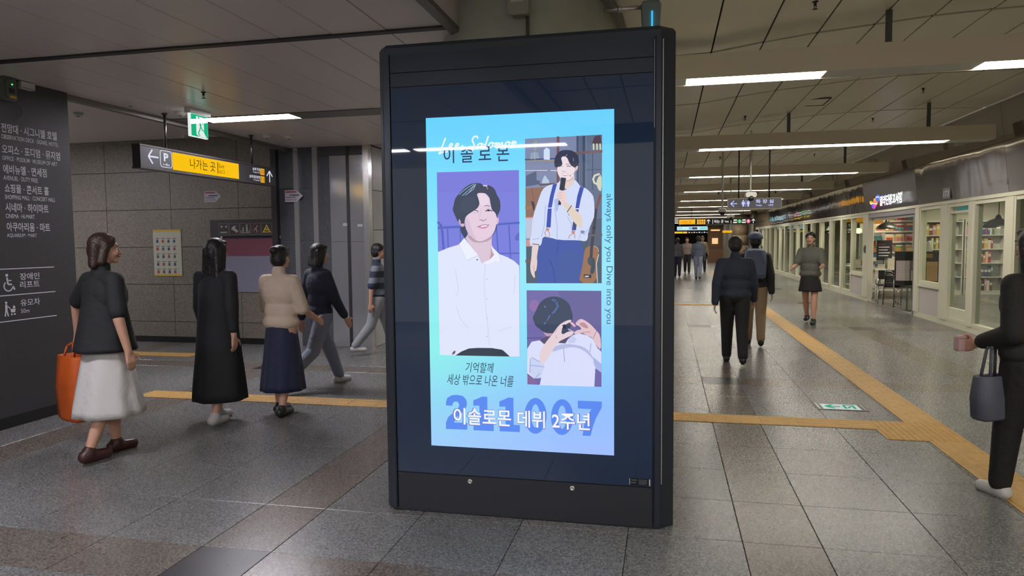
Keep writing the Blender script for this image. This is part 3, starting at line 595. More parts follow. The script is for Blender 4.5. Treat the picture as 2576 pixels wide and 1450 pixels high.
P.poly([(170, 1935), (225, 1912), (292, 1935), (250, 2150), (262, 2240), (242, 2400), (208, 2400), (222, 2510), (206, 2522), (150, 2440), (134, 2320), (156, 2180)], (226, 206, 204), 1); P.line([(196, 2300), (206, 2400)], 8, (180, 150, 152)); P.line([(176, 1925), (290, 1940)], 12, (84, 70, 96))
P.done('singer_print')
# photograph 3: bowed head, heart made with both hands
P = Print(1315, 720, 5.577)
P.poly([(54, 60), (1103, 68), (1105, 1416), (66, 1380)], (112, 104, 168)); P.poly([(500, 64), (1103, 68), (1104, 700), (620, 640)], (104, 98, 154)); P.poly([(80, 300), (110, 200), (200, 190), (240, 260), (160, 380)], (140, 110, 168), 2); P.line([(64, 730), (280, 730)], 20, (92, 90, 150))
P.poly([(66, 1240), (150, 1300), (230, 1380), (66, 1380)], (128, 104, 156), 1)
P.poly([(240, 760), (370, 690), (560, 740), (660, 680), (620, 810), (480, 800), (300, 820)], (88, 80, 108))
P.poly([(276, 610), (330, 650), (430, 650), (395, 700), (345, 712), (305, 680)], (188, 154, 184), 1)
P.poly([(152, 490), (138, 440), (180, 360), (228, 250), (300, 180), (400, 146), (500, 150), (600, 200), (662, 262), (684, 350), (706, 420), (692, 500), (655, 620), (560, 700), (430, 664), (330, 662), (268, 632), (228, 592), (180, 560)], (58, 70, 96), 1)
for x_, y_, w_ in ((425, 190, 40), (455, 205, 36), (478, 235, 30), (486, 262, 34), (492, 290, 40), (470, 318, 44), (452, 345, 50), (432, 372, 56), (378, 415, 26), (366, 440, 28), (352, 470, 20), (318, 512, 24), (310, 525, 18)): P.line([(x_-w_*.4, y_+9), (x_+w_*.4, y_-7)], 8, (96, 134, 222)); P.line([(x_-w_*.3, y_+18), (x_+w_*.25, y_+5)], 5, (74, 98, 160)); P.line([(310, 280), (320, 300)], 14, (104, 124, 170))
P.poly([(66, 880), (128, 780), (240, 760), (300, 812), (480, 795), (600, 804), (640, 740), (700, 690), (800, 664), (900, 690), (986, 740), (1050, 870), (1104, 920), (1104, 1212), (1020, 1150), (1006, 1410), (240, 1390), (262, 1284), (160, 1296), (66, 1222)], (216, 222, 250))
P.poly([(430, 850), (560, 810), (700, 815), (860, 850), (960, 940), (1000, 1050), (930, 960), (840, 890), (700, 850), (560, 880), (400, 930)], (182, 188, 226), 1); P.poly([(640, 740), (700, 690), (760, 740), (720, 800), (640, 800)], (196, 204, 238)); P.poly([(985, 990), (1104, 1090), (1104, 1212), (1030, 1160), (1000, 1090)], (168, 182, 228))
P.poly([(110, 1000), (280, 1060), (310, 1120), (250, 1290), (160, 1296), (90, 1200)], (200, 210, 242)); 
for pts in ([(115, 1110), (300, 1132)], [(130, 1000), (240, 1060)], [(110, 1020), (105, 1210)], [(575, 870), (590, 1060)], [(960, 800), (945, 920)], [(180, 1290), (240, 1220)]): P.line(pts, 9, (148, 162, 212))
P.poly([(240, 912), (340, 770), (430, 660), (510, 545), (600, 490), (672, 468), (692, 488), (640, 520), (560, 560), (540, 690), (650, 632), (716, 640), (706, 682), (600, 732), (500, 782), (400, 932), (332, 1060), (265, 1092), (240, 1040)], (228, 208, 214), 1); P.line([(470, 690), (480, 740)], 10, (196, 164, 176)); P.line([(450, 660), (500, 580)], 8, (204, 176, 188))
P.poly([(655, 505), (690, 498), (748, 552), (738, 578), (700, 552)], (232, 176, 198), 1)
P.poly([(740, 520), (800, 458), (862, 470), (960, 540), (1032, 620), (1092, 690), (1104, 905), (1030, 830), (982, 722), (900, 690), (832, 650), (740, 684), (718, 652), (760, 618), (832, 608), (800, 560), (758, 548)], (224, 194, 202), 1); P.poly([(780, 520), (870, 500), (940, 600), (850, 580)], (190, 142, 158), 2); P.line([(770, 520), (800, 480)], 8, (196, 150, 168)); P.line([(830, 650), (950, 640)], 10, (186, 142, 156))
P.poly([(558, 548), (594, 534), (616, 592), (574, 602)], (42, 38, 66)); P.line([(640, 600), (720, 645)], 10, (226, 206, 218)); P.line([(985, 742), (1042, 616)], 6, (130, 110, 120)); P.poly([(690, 560), (720, 566), (735, 580), (715, 590)], (150, 100, 120))
P.done('heart_hands_print')
# lettering of the poster
DK = E('poster_navy', (44, 58, 96)); WT = E('poster_white', (244, 246, 255)); INK = E('poster_ink', (34, 62, 84))
sp = lambda x, y: atY(x, y, YS)
def ptext(name, body, p0, p1, hpx, mat, lift, **k):
    a, b = sp(*p0), sp(*p1)
    return wtext(name, body, a, (1, 0, 0), (0, 0, 1), mat, screen, h=hpx, w=b.x-a.x, lift=lift, **k)
P = Print(1060, 260, 3.152); SC = (228, 244, 255)
def curve(pts, n=3):
    for _ in range(n):
        pts = [pts[0]]+[q for a_, b_ in zip(pts, pts[1:]) for q in ((a_[0]*.75+b_[0]*.25, a_[1]*.75+b_[1]*.25), (a_[0]*.25+b_[0]*.75, a_[1]*.25+b_[1]*.75))]+[pts[-1]]
    return pts
P.k = 20
for pts in ([(192, 278), (172, 330), (152, 385), (136, 404), (160, 392), (206, 384)], [(222, 352), (246, 338), (248, 320), (230, 322), (220, 350), (234, 374), (262, 360)], [(268, 352), (294, 336), (296, 318), (278, 322), (268, 350), (284, 374), (330, 336)],
            [(448, 278), (444, 262), (418, 264), (402, 294), (418, 322), (424, 350), (406, 378), (384, 384)], [(474, 318), (450, 326), (442, 350), (460, 360), (482, 340), (476, 318), (500, 330)], [(532, 262), (516, 310), (506, 346), (520, 354), (534, 340)], [(560, 310), (538, 322), (534, 348), (552, 354), (570, 334), (562, 312), (586, 322)],
            [(596, 312), (586, 356), (606, 318), (618, 312), (612, 354), (634, 316), (646, 312), (640, 346), (656, 348)], [(690, 304), (668, 316), (664, 342), (682, 348), (700, 328), (692, 306), (714, 316)], [(728, 300), (716, 350), (738, 306), (752, 302), (746, 344), (762, 336)]): P.line(curve(pts), 12, SC)
P.done('script_lettering')
ptext('name_lettering', '이 솔 로 몬', (1117, 412), (1282, 412), .094, DK, .006, bold=.006)
ptext('handwritten_lettering', '기억할께', (1171, 937), (1243, 937), .060, INK, .001, shear=.22)
ptext('handwritten_lettering', '세상 밖으로 나온 너를', (1125, 968), (1292, 968), .064, INK, .001, shear=.22)
a, b = sp(1519, 488), sp(1519, 815)
wtext('vertical_lettering', 'always only you Dive into you', (a.x+.004, YS, a.z), (0, 0, -1), (1, 0, 0), E('poster_slate', (70, 110, 140)), screen, w=a.z-b.z, h=.044, lift=.001)
P = Print(1060, 700, 3.152); DB = (90, 138, 240)
P.poly([(195, 1010), (195, 985), (206, 950), (240, 930), (280, 926), (330, 936), (358, 968), (362, 1005), (350, 1040), (310, 1078), (268, 1112), (262, 1146), (364, 1150), (365, 1203), (195, 1197), (195, 1145), (215, 1100), (270, 1055), (296, 1025), (300, 1000), (286, 980), (262, 980), (247, 998), (246, 1014)], DB)
for dx, dy in ((0, 0), (207, 8)): P.poly([(412+dx, 970+dy), (462+dx, 950+dy), (480+dx, 940+dy), (523+dx, 942+dy), (525+dx, 1156+dy), (574+dx, 1160+dy), (574+dx, 1214+dy), (414+dx, 1207+dy), (414+dx, 1154+dy), (462+dx, 1155+dy), (460+dx, 1012+dy), (412+dx, 1012+dy)], DB)
for cx_, cy_ in ((905, 1093), (1116, 1103)):
    P.k += 1; P.mb.mat(E('print_%d_%d_%d' % DB, DB)); n_ = 40
    for i in range(n_):
        t0, t1 = 2*PI*i/n_, 2*PI*(i+1)/n_
        P.mb.add([P.p(cx_+rx*math.cos(t), cy_+ry*math.sin(t)) for rx, ry, t in ((88, 142, t0), (88, 142, t1), (33, 92, t1), (33, 92, t0))], [(0, 1, 2, 3)])
P.poly([(1240, 972), (1432, 980), (1430, 1028), (1385, 1110), (1360, 1180), (1342, 1252), (1278, 1250), (1292, 1160), (1320, 1090), (1348, 1040), (1242, 1034)], DB)
P.done('date_lettering')
ptext('caption_outline', '이솔로몬 데뷔 2주년', (1139, 1069), (1487, 1069), .106, E('poster_outline', (120, 120, 200)), .0025, bold=.026)
ptext('caption_lettering', '이솔로몬 데뷔 2주년', (1142, 1067), (1484, 1067), .098, WT, .004, bold=.012)
# ------------------------------------------------------------------ oval column behind the kiosk, with breaker box
def oval(cx, cy, a, b, z, n=48, e=2.6):
    f = lambda c: math.copysign(abs(c)**(2/e), c)
    return [(cx+a*f(math.cos(2*PI*i/n)), cy+b*f(math.sin(2*PI*i/n)), z) for i in range(n)]
CX, CY = -1.07, 6.1
colm = thing('column', 'pale grey oval column rising behind the advertising kiosk', 'column', (CX, CY, 0))
CM = M('column_paint', (206, 208, 196), .6, noise=(6, .06))
part(MB().rings([oval(CX, CY, .67, 1.46, .14), oval(CX, CY, .67, 1.46, 3.37)], True), 'shaft', CM, colm)
part(MB().rings([oval(CX, CY, .69, 1.48, .001), oval(CX, CY, .69, 1.48, .14)], True), 'plinth', MATS['dark_trim'], colm)
part(MB().rings([oval(CX, CY, .70, 1.49, 3.33), oval(CX, CY, .73, 1.52, 3.35), oval(CX, CY, .73, 1.52, 3.37)], True), 'ceiling_ring', M('ring_paint', (120, 118, 108), .6), colm)
bb = thing('breaker_box', 'small beige circuit breaker box on the oval column', 'box', (-.94, 4.60, 3.06))
part(MB().bevbox(-1.0, -.88, 4.535, 4.628, 3.065, 3.30, .012, 'y'), 'case', M('box_beige', (158, 156, 142), .5), bb)
part(MB().bevbox(-1.008, -.872, 4.52, 4.535, 3.055, 3.31, .012, 'y'), 'cover', MATS['box_beige'], bb)
part(MB().box(-.985, -.905, 4.518, 4.52, 3.135, 3.19), 'name_label', MATS['white_plastic'], bb)
wtext('lettering', '차단기', (-.978, 4.518, 3.145), (1, 0, 0), (0, 0, 1), MATS['black_plastic'], bb, w=.066, h=.034, bold=.01)
part(MB().tube((-.895, 4.61, 2.2), (-.895, 4.61, 3.07), .012), 'conduit', MATS['grey_trim'], bb)
hu = thing('hanging_sensor_unit', 'grey plastic hood with a cyan light strip hung beside the column', 'ceiling fixture', (-.12, 5.3, 3.10))
part(MB().rings([[(-.12+a*k, 5.3+b*k*.8, z) for a, b in ((-.06, -.05), (.06, -.05), (.07, 0), (.06, .05), (-.06, .05), (-.07, 0))] for z, k in ((3.07, .85), (3.12, .9), (3.30, 1.05), (3.32, .9))], True, False), 'hood', M('hood_grey', (132, 142, 142), .4), hu)
part(MB().box(-.118, -.104, 5.247, 5.262, 3.085, 3.24), 'light_strip', E('cyan_strip', (40, 190, 240), 1.0), hu)
part(MB().tube((-.12, 5.3, 3.31), (-.12, 5.3, 3.385), .012), 'stem', MATS['steel'], hu)
tag(MB().tube((-.52, 5.3, 3.285), (-.17, 5.3, 3.285), .016).tube((-.36, 5.3, 3.285), (-.33, 5.3, 3.285), .024).build('conduit_pipe', MATS['steel']), 'short steel conduit pipe between the oval column and the hood', 'pipe')

# ------------------------------------------------------------------ left: directory lettering on the slate wall
DW = M('directory_white', (214, 214, 222), .5)
dl = [('전망대 · 시그니엘 호텔', 'OBSERVATION DECK · SIGNIEL HOTEL', 2.60, 5.085, .572, .586), ('오피스 · 포디엄 · 뮤지엄', 'OFFICE · PODIUM · MUSEUM OF ART', 2.415, 5.082, .60, .565), ('에비뉴엘 · 면세점', 'AVENUEL · DUTY FREE', 2.243, 5.082, .44, .342),
      ('쇼핑몰 · 콘서트 홀', 'SHOPPING MALL · CONCERT HALL', 2.077, 5.086, .45, .517), ('시네마 · 하이마트', 'CINEMA · HI-MART', 1.910, 5.083, .44, .29), ('아쿠아리움 · 마트', 'AQUARIUM · MART', 1.738, 5.085, .444, .30)]
for ko, en, z, y, w1, w2 in dl:
    text('directory_lettering', ko, (-5.65, y, z-.008), (0, 1, 0), (0, 0, 1), DW, wall_left, w=w1, h=.080, bold=.014)
    text('directory_lettering', en, (-5.65, y-.002, z-.064), (0, 1, 0), (0, 0, 1), DW, wall_left, w=w2, h=.038, bold=.006)
for z in (1.40, 1.168, .94): MB().box(-5.65, -5.648, 4.6, 5.55, z-.004, z+.004).build('directory_rule', DW, wall_left)
text('directory_lettering', '장애인', (-5.65, 5.186, 1.295), (0, 1, 0), (0, 0, 1), DW, wall_left, h=.062, w=.20, bold=.008)
text('directory_lettering', '리프트', (-5.65, 5.183, 1.222), (0, 1, 0), (0, 0, 1), DW, wall_left, h=.062, w=.20, bold=.008)
text('directory_lettering', '유모차', (-5.65, 5.178, 1.060), (0, 1, 0), (0, 0, 1), DW, wall_left, h=.062, w=.20, bold=.008)
text('directory_lettering', '50m', (-5.65, 5.178, .998), (0, 1, 0), (0, 0, 1), DW, wall_left, h=.038, w=.085)
fL = lambda a, b, d: (-5.65+d, a, b)
q = MB()   # wheelchair
c = (5.068, 1.248)
ring = [(c[0]+.042*math.cos(t*.28+2.2), c[1]+.042*math.sin(t*.28+2.2)) for t in range(17)]
stroke(q, ring, .010, fL, 0, .002); stroke(q, [(5.058, 1.325), (5.066, 1.265), (5.105, 1.262), (5.128, 1.215)], .014, fL, 0, .002); stroke(q, [(5.062, 1.30), (5.10, 1.296)], .010, fL, 0, .002)
q.prism([(5.058+.013*math.cos(i*PI/5), 1.345+.013*math.sin(i*PI/5)) for i in range(10)], fL, 0, .002)
q.build('wheelchair_symbol', DW, wall_left)
q = MB()   # person with a pram
q.prism([(5.037+.011*math.cos(i*PI/5), 1.105+.011*math.sin(i*PI/5)) for i in range(10)], fL, 0, .002)
stroke(q, [(5.037, 1.09), (5.036, 1.04)], .020, fL, 0, .002); stroke(q, [(5.032, 1.04), (5.022, .985)], .010, fL, 0, .002); stroke(q, [(5.04, 1.04), (5.052, .985)], .010, fL, 0, .002); stroke(q, [(5.04, 1.08), (5.075, 1.05)], .008, fL, 0, .002)
q.prism([(5.075, 1.045), (5.125, 1.045), (5.118, 1.015), (5.082, 1.015)], fL, 0, .002); q.prism([(5.10, 1.05), (5.125, 1.05), (5.118, 1.072), (5.104, 1.075)], fL, 0, .002)
for y_ in (5.086, 5.115): q.prism([(y_+.008*math.cos(i*PI/5), .998+.008*math.sin(i*PI/5)) for i in range(10)], fL, 0, .002)
q.build('pram_symbol', DW, wall_left)
ic = thing('emergency_intercom', 'grey wall intercom with a green light and yellow label on the slate wall', 'intercom', (-5.65, 5.14, 2.87))
part(MB().bevbox(-5.648, -5.59, 5.075, 5.205, 2.865, 3.065, .02, 'x'), 'case', M('intercom_grey', (96, 100, 92), .5), ic)
part(MB().bevbox(-5.59, -5.575, 5.09, 5.19, 2.88, 3.05, .02, 'x'), 'cover', M('intercom_cover', (82, 86, 80), .45), ic)
part(MB().box(-5.575, -5.572, 5.12, 5.18, 2.885, 2.908), 'yellow_label', M('label_yellow', (196, 160, 30), .5), ic)
part(MB().ball((-5.575, 5.145, 3.005), .007, 6), 'indicator_light', E('green_led', (80, 255, 140), 2), ic)
part(MB().box(-5.576, -5.572, 5.115, 5.165, 2.93, 2.97), 'speaker_grille', MATS['black_plastic'], ic)
sb = thing('wall_speaker_box', 'small white box at the top of the slate wall', 'box', (-5.65, 5.33, 3.0))
part(MB().bevbox(-5.648, -5.60, 5.26, 5.40, 3.0, 3.062, .008, 'x'), 'case', MATS['white_plastic'], sb)
part(MB().box(-5.60, -5.597, 5.27, 5.39, 3.006, 3.012), 'lip', MATS['grey_trim'], sb)
ps = [(-5.635, 5.20+.10*math.sin(t*PI/8), 2.82+.09*math.cos(t*PI/8)-.02) for t in range(0, 8)]
tag(MB().path(ps, .0035, 6).build('loose_cable', MATS['intercom_grey']), 'thin loose cable hanging from the intercom', 'cable')
# ------------------------------------------------------------------ hanging exit and parking sign
SX = -5.45
L_ = lambda px, py: atX(px, py, SX)
hs = thing('exit_direction_sign', 'long black hanging sign with a lit yellow exit panel', 'sign', (SX-.05, 7.8, 2.43))
SB = M('sign_black', (50, 49, 52), .4)
part(MB().box(SX-.10, SX, 6.50, 9.12, 2.432, 2.655), 'case', SB, hs)
part(MB().box(SX-.102, SX+.006, 6.49, 9.13, 2.655, 2.672).box(SX-.102, SX+.006, 6.49, 9.13, 2.415, 2.432), 'edge_frame', M('sign_frame', (70, 66, 66), .35, .5), hs)
for y_ in (6.96, 8.64):
    part(MB().tube((SX-.05, y_, 2.672), (SX-.05, y_, CZ), .014).tube((SX-.05, y_, CZ-.02), (SX-.05, y_, CZ), .03), 'hanging_rod', MATS['steel_dark'], hs)
fS = lambda a, b, d: (SX+d, a, b)
p0, p1 = L_(434, 400).y, L_(600, 430).y
yp = part(MB().box(SX, SX+.004, p0, p1, 2.445, 2.64), 'yellow_panel', E('sign_yellow', (255, 198, 8), .95), hs)
SW = E('sign_white', (225, 228, 245), .95)
def stext(body, pl, pr, z, h, mat, par, **k):
    a, b = L_(*pl).y, L_(*pr).y
    return wtext('lettering', body, (SX, a, z), (0, 1, 0), (0, 0, 1), mat, par, w=b-a, h=h, **k)
BKT = E('sign_ink', (30, 24, 10), 1)
stext('나가는 곳', (477, 415), (541, 425), 2.490, .118, BKT, yp, lift=.005)
stext('Exit', (550, 420), (563, 420), 2.550, .045, BKT, yp, lift=.005); stext('出口', (550, 430), (564, 430), 2.482, .045, BKT, yp, lift=.005)
part(MB().box(SX+.005, SX+.006, L_(546, 420).y, L_(546, 420).y+.012, 2.475, 2.615), 'divider', BKT, yp)
q = MB(); a0, a1 = L_(373, 392).y, L_(398, 395).y
stroke(q, [(a0, 2.553), (a1, 2.553)], .018, fS, 0, .003); stroke(q, [(a0+.062, 2.628), (a0, 2.553), (a0+.062, 2.478)], .018, fS, 0, .003)
part(q, 'left_arrow', SW, hs)
b0, b1 = L_(403, 395).y, L_(432, 400).y
q = MB(); r_ = .02
out = [(b0+r_, 2.46), (b1-r_, 2.46), (b1, 2.48), (b1, 2.62), (b1-r_, 2.64), (b0+r_, 2.64), (b0, 2.62), (b0, 2.48), (b0+r_, 2.46)]
stroke(q, out, .007, fS, 0, .003); part(q, 'parking_frame', SW, hs)
wtext('parking_letter', 'P', (SX, (b0+b1)/2, 2.525), (0, 1, 0), (0, 0, 1), SW, hs, h=.09, w=.075, align='C', bold=.035)
wtext('lettering', '←40m', (SX, (b0+b1)/2, 2.475), (0, 1, 0), (0, 0, 1), SW, hs, h=.03, w=.11, align='C', bold=.01)
for i, (n, ko, en) in enumerate((('10', '송파구청', 'Songpagu Office'), ('11', '송파대로방면', 'To Songpadaero'))):
    zt = 2.555-.105*i
    e0, e1 = L_(655, 440).y, L_(665, 445).y
    sq = part(MB().box(SX, SX+.003, e0, e1, zt-.008, zt+.078), 'exit_number', E('number_yellow', (240, 168, 30), .95), hs)
    wtext('lettering', n, (SX, (e0+e1)/2, zt+.005), (0, 1, 0), (0, 0, 1), BKT, sq, h=.058, w=.058, align='C', lift=.004)
    wtext('lettering', ko, (SX, e0-.012, zt+.035), (0, 1, 0), (0, 0, 1), SW, hs, h=.042, w=.17+.08*i, align='R', bold=.012)
    wtext('lettering', en, (SX, e0-.012, zt+.002), (0, 1, 0), (0, 0, 1), SW, hs, h=.024, w=.16, align='R')
u = L_(678, 445).y; q = MB(); stroke(q, [(u, 2.46), (u, 2.61)], .014, fS, 0, .003); stroke(q, [(u-.07, 2.545), (u, 2.615), (u+.07, 2.545)], .014, fS, 0, .003); part(q, 'up_arrow', SW, hs)
# ------------------------------------------------------------------ green emergency exit sign
ex = thing('emergency_exit_sign', 'square green running man exit sign hung from the ceiling', 'sign', (-5.0, 6.875, 2.77))
part(MB().box(-5.05, -4.98, 6.70, 7.05, 3.012, CZ-.001), 'mount', MATS['white_plastic'], ex)
part(MB().box(-5.035, -5.0, 6.73, 7.02, 2.768, 3.012), 'plate', E('exit_white', (228, 236, 232), 1.0), ex)
fE = lambda a, b, d: (-5.0+d, 6.735+a*.28, 2.772+b*.236)
EG = E('exit_green', (14, 176, 128), 1.0)
part(MB().box(-5.0, -4.9985, 6.737, 7.016, 2.774, 3.008), 'green_field', EG, ex)
q = MB(); q.prism([(.30, .93), (.76, .93), (.76, .50), (.76, .22), (.92, .02), (.62, .02), (.46, .02), (.30, .10)], fE, .0016, .0026); part(q, 'doorway_shape', MATS['exit_white'], ex)
q = MB(); q.prism([(.45+.045*math.cos(i*PI/6), .86+.055*math.sin(i*PI/6)) for i in range(12)], fE, .003, .004)
stroke(q, [(.50, .76), (.56, .50)], .10, fE, .003, .004); stroke(q, [(.50, .77), (.36, .68), (.30, .60)], .04, fE, .003, .004); stroke(q, [(.52, .78), (.66, .70), (.70, .60)], .04, fE, .003, .004)
stroke(q, [(.56, .50), (.48, .30), (.40, .16), (.50, .06)], .055, fE, .003, .004); stroke(q, [(.57, .48), (.66, .34), (.86, .28), (.86, .34)], .055, fE, .003, .004); part(q, 'running_figure', EG, ex)
# small ceiling devices
def detector(x, y, z, lab, cat='smoke detector', name='smoke_detector'):
    t = thing(name, lab, cat, (x, y, z)); MB().lathe([(.062, 0), (.062, -.012), (.05, -.03), (.03, -.042)], n=18).build('dome', MATS['white_plastic'], t)
    MB().lathe([(.02, -.042), (.018, -.05)], n=12).build('sensor_tip', MATS['grey_trim'], t)
detector(-5.27, 6.93, CZ, 'round white smoke detector by the near rod of the exit direction sign'); detector(-5.30, 8.70, CZ, 'round white smoke detector by the far rod of the exit direction sign')
detector(-5.05, 8.84, CZ, 'white smoke detector on the ceiling above the arrow sticker on dark stone'); detector(-7.4, 7.75, 3.30, 'white smoke detector on the passage ceiling next to the slate wall'); detector(-7.35, 9.75, 3.30, 'white smoke detector on the passage ceiling by the granite wall')
t = thing('ceiling_sensor', 'small white square ceiling sensor in front of the exit direction sign', 'sensor', (-5.45, 6.39, CZ)); MB().bevbox(-.05, .05, -.05, .05, -.03, 0, .008).build('case', MATS['white_plastic'], t); MB().lathe([(.02, -.03), (.012, -.036)], n=12).build('lens', MATS['grey_trim'], t)
def sprinkler(x, y, z, lab):
    t = thing('sprinkler_head', lab, 'sprinkler', (x, y, z)); t.scale = (.7, .7, .7); MB().lathe([(.035, 0), (.035, -.008), (.016, -.014), (.016, -.05)], n=14).build('body', MATS['black_plastic'], t)
    MB().lathe([(.03, -.085), (.03, -.089)], n=14).build('deflector', MATS['steel_dark'], t); MB().tube((-.014, 0, -.05), (-.006, 0, -.085), .004).tube((.014, 0, -.05), (.006, 0, -.085), .004).build('yoke', MATS['steel_dark'], t)
sprinkler(-4.38, 6.1, CZ, 'dark sprinkler head in front of the green exit sign')
for x, y, l in ((1.17, 11.5, 'behind the beam with the unlit panel, column side'), (3.4, 10.7, 'behind the beam with the unlit panel, shop side'), (3.4, 13.1, 'behind the second beam, shop side'), (1.19, 17.0, 'behind the third beam, column side'), (3.45, 18.2, 'behind the third beam, shop side'), (1.15, 6.15, 'in front of the beam with the unlit panel')):
    sprinkler(x, y, zc(x), 'dark sprinkler head on the vaulted ceiling '+l)
t = thing('ceiling_hatch', 'flat slotted vent in the vaulted ceiling over the second beam', 'vent', (2.05, 11.05, zc(2.05)))
MB().box(-.21, .21, -.28, -.25, -.006, .004).box(-.21, .21, .25, .28, -.006, .004).box(-.21, -.19, -.25, .25, -.006, .004).box(.19, .21, -.25, .25, -.006, .004).build('frame', MATS['dark_trim'], t); MB().box(-.19, .19, -.25, .25, -.002, .004).build('cover', MATS['ceil_right'], t)

# ------------------------------------------------------------------ things on the granite wall
W_ = lambda px, py, y=9.98: atY(px, py, y)
def sticker(x0, x1, z0, z1, y, lab):
    t = thing('arrow_sticker', lab, 'sticker', (x0, y, z0), group=None)
    d = (x1-x0)*.66
    MB().prism([(0, 0), (d, 0), (x1-x0, (z1-z0)/2), (d, z1-z0), (0, z1-z0)], lambda a, b, k: (a, k, b), 0, -.004).build('backing', M('sticker_white', (170, 166, 170), .6), t)
    h = z1-z0
    MB().box(.015, d, -.0052, -.004, h*.78, h*.93).build('red_band', M('sticker_red', (150, 70, 76), .6), t)
    MB().prism([(d*.45+.012*math.cos(i*PI/4), h*.58+.014*math.sin(i*PI/4)) for i in range(8)], lambda a, b, k: (a, k, b), -.004, -.0052).box(d*.55, x1-x0-.06, -.0052, -.004, h*.52, h*.64).box(.02, d*.95, -.0052, -.004, h*.36, h*.42).box(.02, d, -.0052, -.004, h*.16, h*.20).build('print_lines', M('sticker_navy', (70, 74, 100), .6), t)
a, b = W_(513, 509), W_(554, 480); sticker(a.x, b.x, a.z, b.z, 9.999, 'white arrow shaped sticker with a red band on the granite wall')
a, b = W_(717, 509, 9.92), W_(761, 478, 9.92); sticker(a.x, b.x, a.z, b.z, 9.928, 'white arrow shaped sticker with a red band on dark stone by steel edging')
a, b = W_(530, 598), W_(702, 551)
es = thing('escalator_notice', 'dark notice panel with five safety pictograms on the granite wall', 'sign', ((a.x+b.x)/2, 9.99, a.z))
part(MB().box(a.x, b.x, 9.975, 9.999, a.z, b.z), 'panel', M('notice_dark', (56, 52, 56), .5), es)
NF, NW, NR, NY = M('notice_line', (120, 110, 110), .6), M('notice_white', (170, 170, 158), .6), M('notice_red', (120, 62, 62), .6), M('notice_yellow', (200, 176, 70), .6)
fN = lambda a, b, d: (a, 9.975-d, b)
zc0 = (a.z+b.z)/2-.01
for i, px in enumerate((563, 590, 617, 644, 671)):
    c = W_(px, 572).x; h = .088; q = MB().mat(NF)
    stroke(q, [(c-h, zc0-h), (c+h, zc0-h), (c+h, zc0+h), (c-h, zc0+h), (c-h, zc0-h)], .007, fN, 0, .001)
    q.mat(NW)
    if i == 0: stroke(q, [(c-.06, zc0-.05), (c+.06, zc0-.05)], .02, fN, 0, .001); stroke(q, [(c-.05, zc0+.04), (c-.02, zc0+.04)], .03, fN, 0, .001); stroke(q, [(c+.03, zc0+.04), (c+.06, zc0+.04)], .03, fN, 0, .001)
    elif i == 1: q.prism([(c-.06, zc0), (c-.02, zc0+.05), (c+.03, zc0+.05), (c+.01, zc0+.02), (c+.07, zc0-.03), (c+.04, zc0-.06), (c-.02, zc0-.02)], fN, 0, .001); q.mat(NR); stroke(q, [(c+.02, zc0+.055), (c+.07, zc0+.05)], .012, fN, 0, .001)
    elif i == 2:
        for dx, s in ((-.035, .7), (.03, 1.05)):
            q.prism([(c+dx+.016*s*math.cos(j*PI/4), zc0-.045+.095*s+.016*s*math.sin(j*PI/4)) for j in range(8)], fN, 0, .001); stroke(q, [(c+dx, zc0-.045), (c+dx, zc0-.045+.075*s)], .03*s, fN, 0, .001)
        stroke(q, [(c-.07, zc0-.02), (c-.07, zc0-.06), (c+.07, zc0-.06), (c+.07, zc0-.02)], .012, fN, 0, .001)
    elif i == 3:
        q.mat(NR); stroke(q, [(c+.07*math.cos(j*PI/6), zc0+.07*math.sin(j*PI/6)) for j in range(13)], .016, fN, 0, .001); stroke(q, [(c-.05, zc0+.05), (c+.05, zc0-.05)], .016, fN, 0, .001); q.mat(NW)
        stroke(q, [(c+.03, zc0+.05), (c, zc0+.01), (c+.02, zc0-.05)], .014, fN, 0, .0012); stroke(q, [(c, zc0+.01), (c-.04, zc0-.03)], .014, fN, 0, .0012)
    else: q.mat(NY); q.prism([(c-.075, zc0-.06), (c+.075, zc0-.06), (c, zc0+.07)], fN, 0, .001); q.mat(MATS['black_plastic']); stroke(q, [(c, zc0+.03), (c, zc0-.01)], .014, fN, .001, .0014); stroke(q, [(c-.035, zc0-.035), (c+.035, zc0-.035)], .016, fN, .001, .0014)
    part(q, 'pictogram', None, es)
a, b = W_(563, 735), W_(704, 599)
bd = thing('wall_banner', 'maroon and pale lilac banner below the escalator notice', 'banner', ((a.x+b.x)/2, 9.99, a.z))
part(MB().box(a.x, b.x, 9.985, 9.999, a.z, b.z-.28), 'pale_sheet', M('banner_lilac', (128, 126, 146), .7), bd); part(MB().box(a.x, b.x, 9.983, 9.999, b.z-.28, b.z), 'maroon_header', M('banner_maroon', (122, 66, 82), .7), bd)
part(MB().box(a.x-.01, b.x+.01, 9.975, 9.995, b.z, b.z+.03), 'top_rail', M('banner_rail', (40, 44, 66), .5), bd)
for x_ in (a.x, b.x): part(MB().box(x_-.015, x_+.015, 9.968, 9.975, b.z, b.z+.035), 'clip', MATS['white_plastic'], bd)
a, b = W_(388, 695), W_(453, 578)
po = thing('safety_poster', 'white safety poster with yellow borders on the granite wall', 'poster', ((a.x+b.x)/2, 9.99, a.z))
part(MB().box(a.x, b.x, 9.990, 9.999, a.z, b.z), 'sheet', M('poster_sheet', (176, 176, 160), .6), po); part(MB().box(a.x, b.x, 9.988, 9.99, b.z-.03, b.z).box(a.x, b.x, 9.988, 9.99, a.z, a.z+.03), 'yellow_border', M('poster_yellow', (196, 164, 56), .6), po)
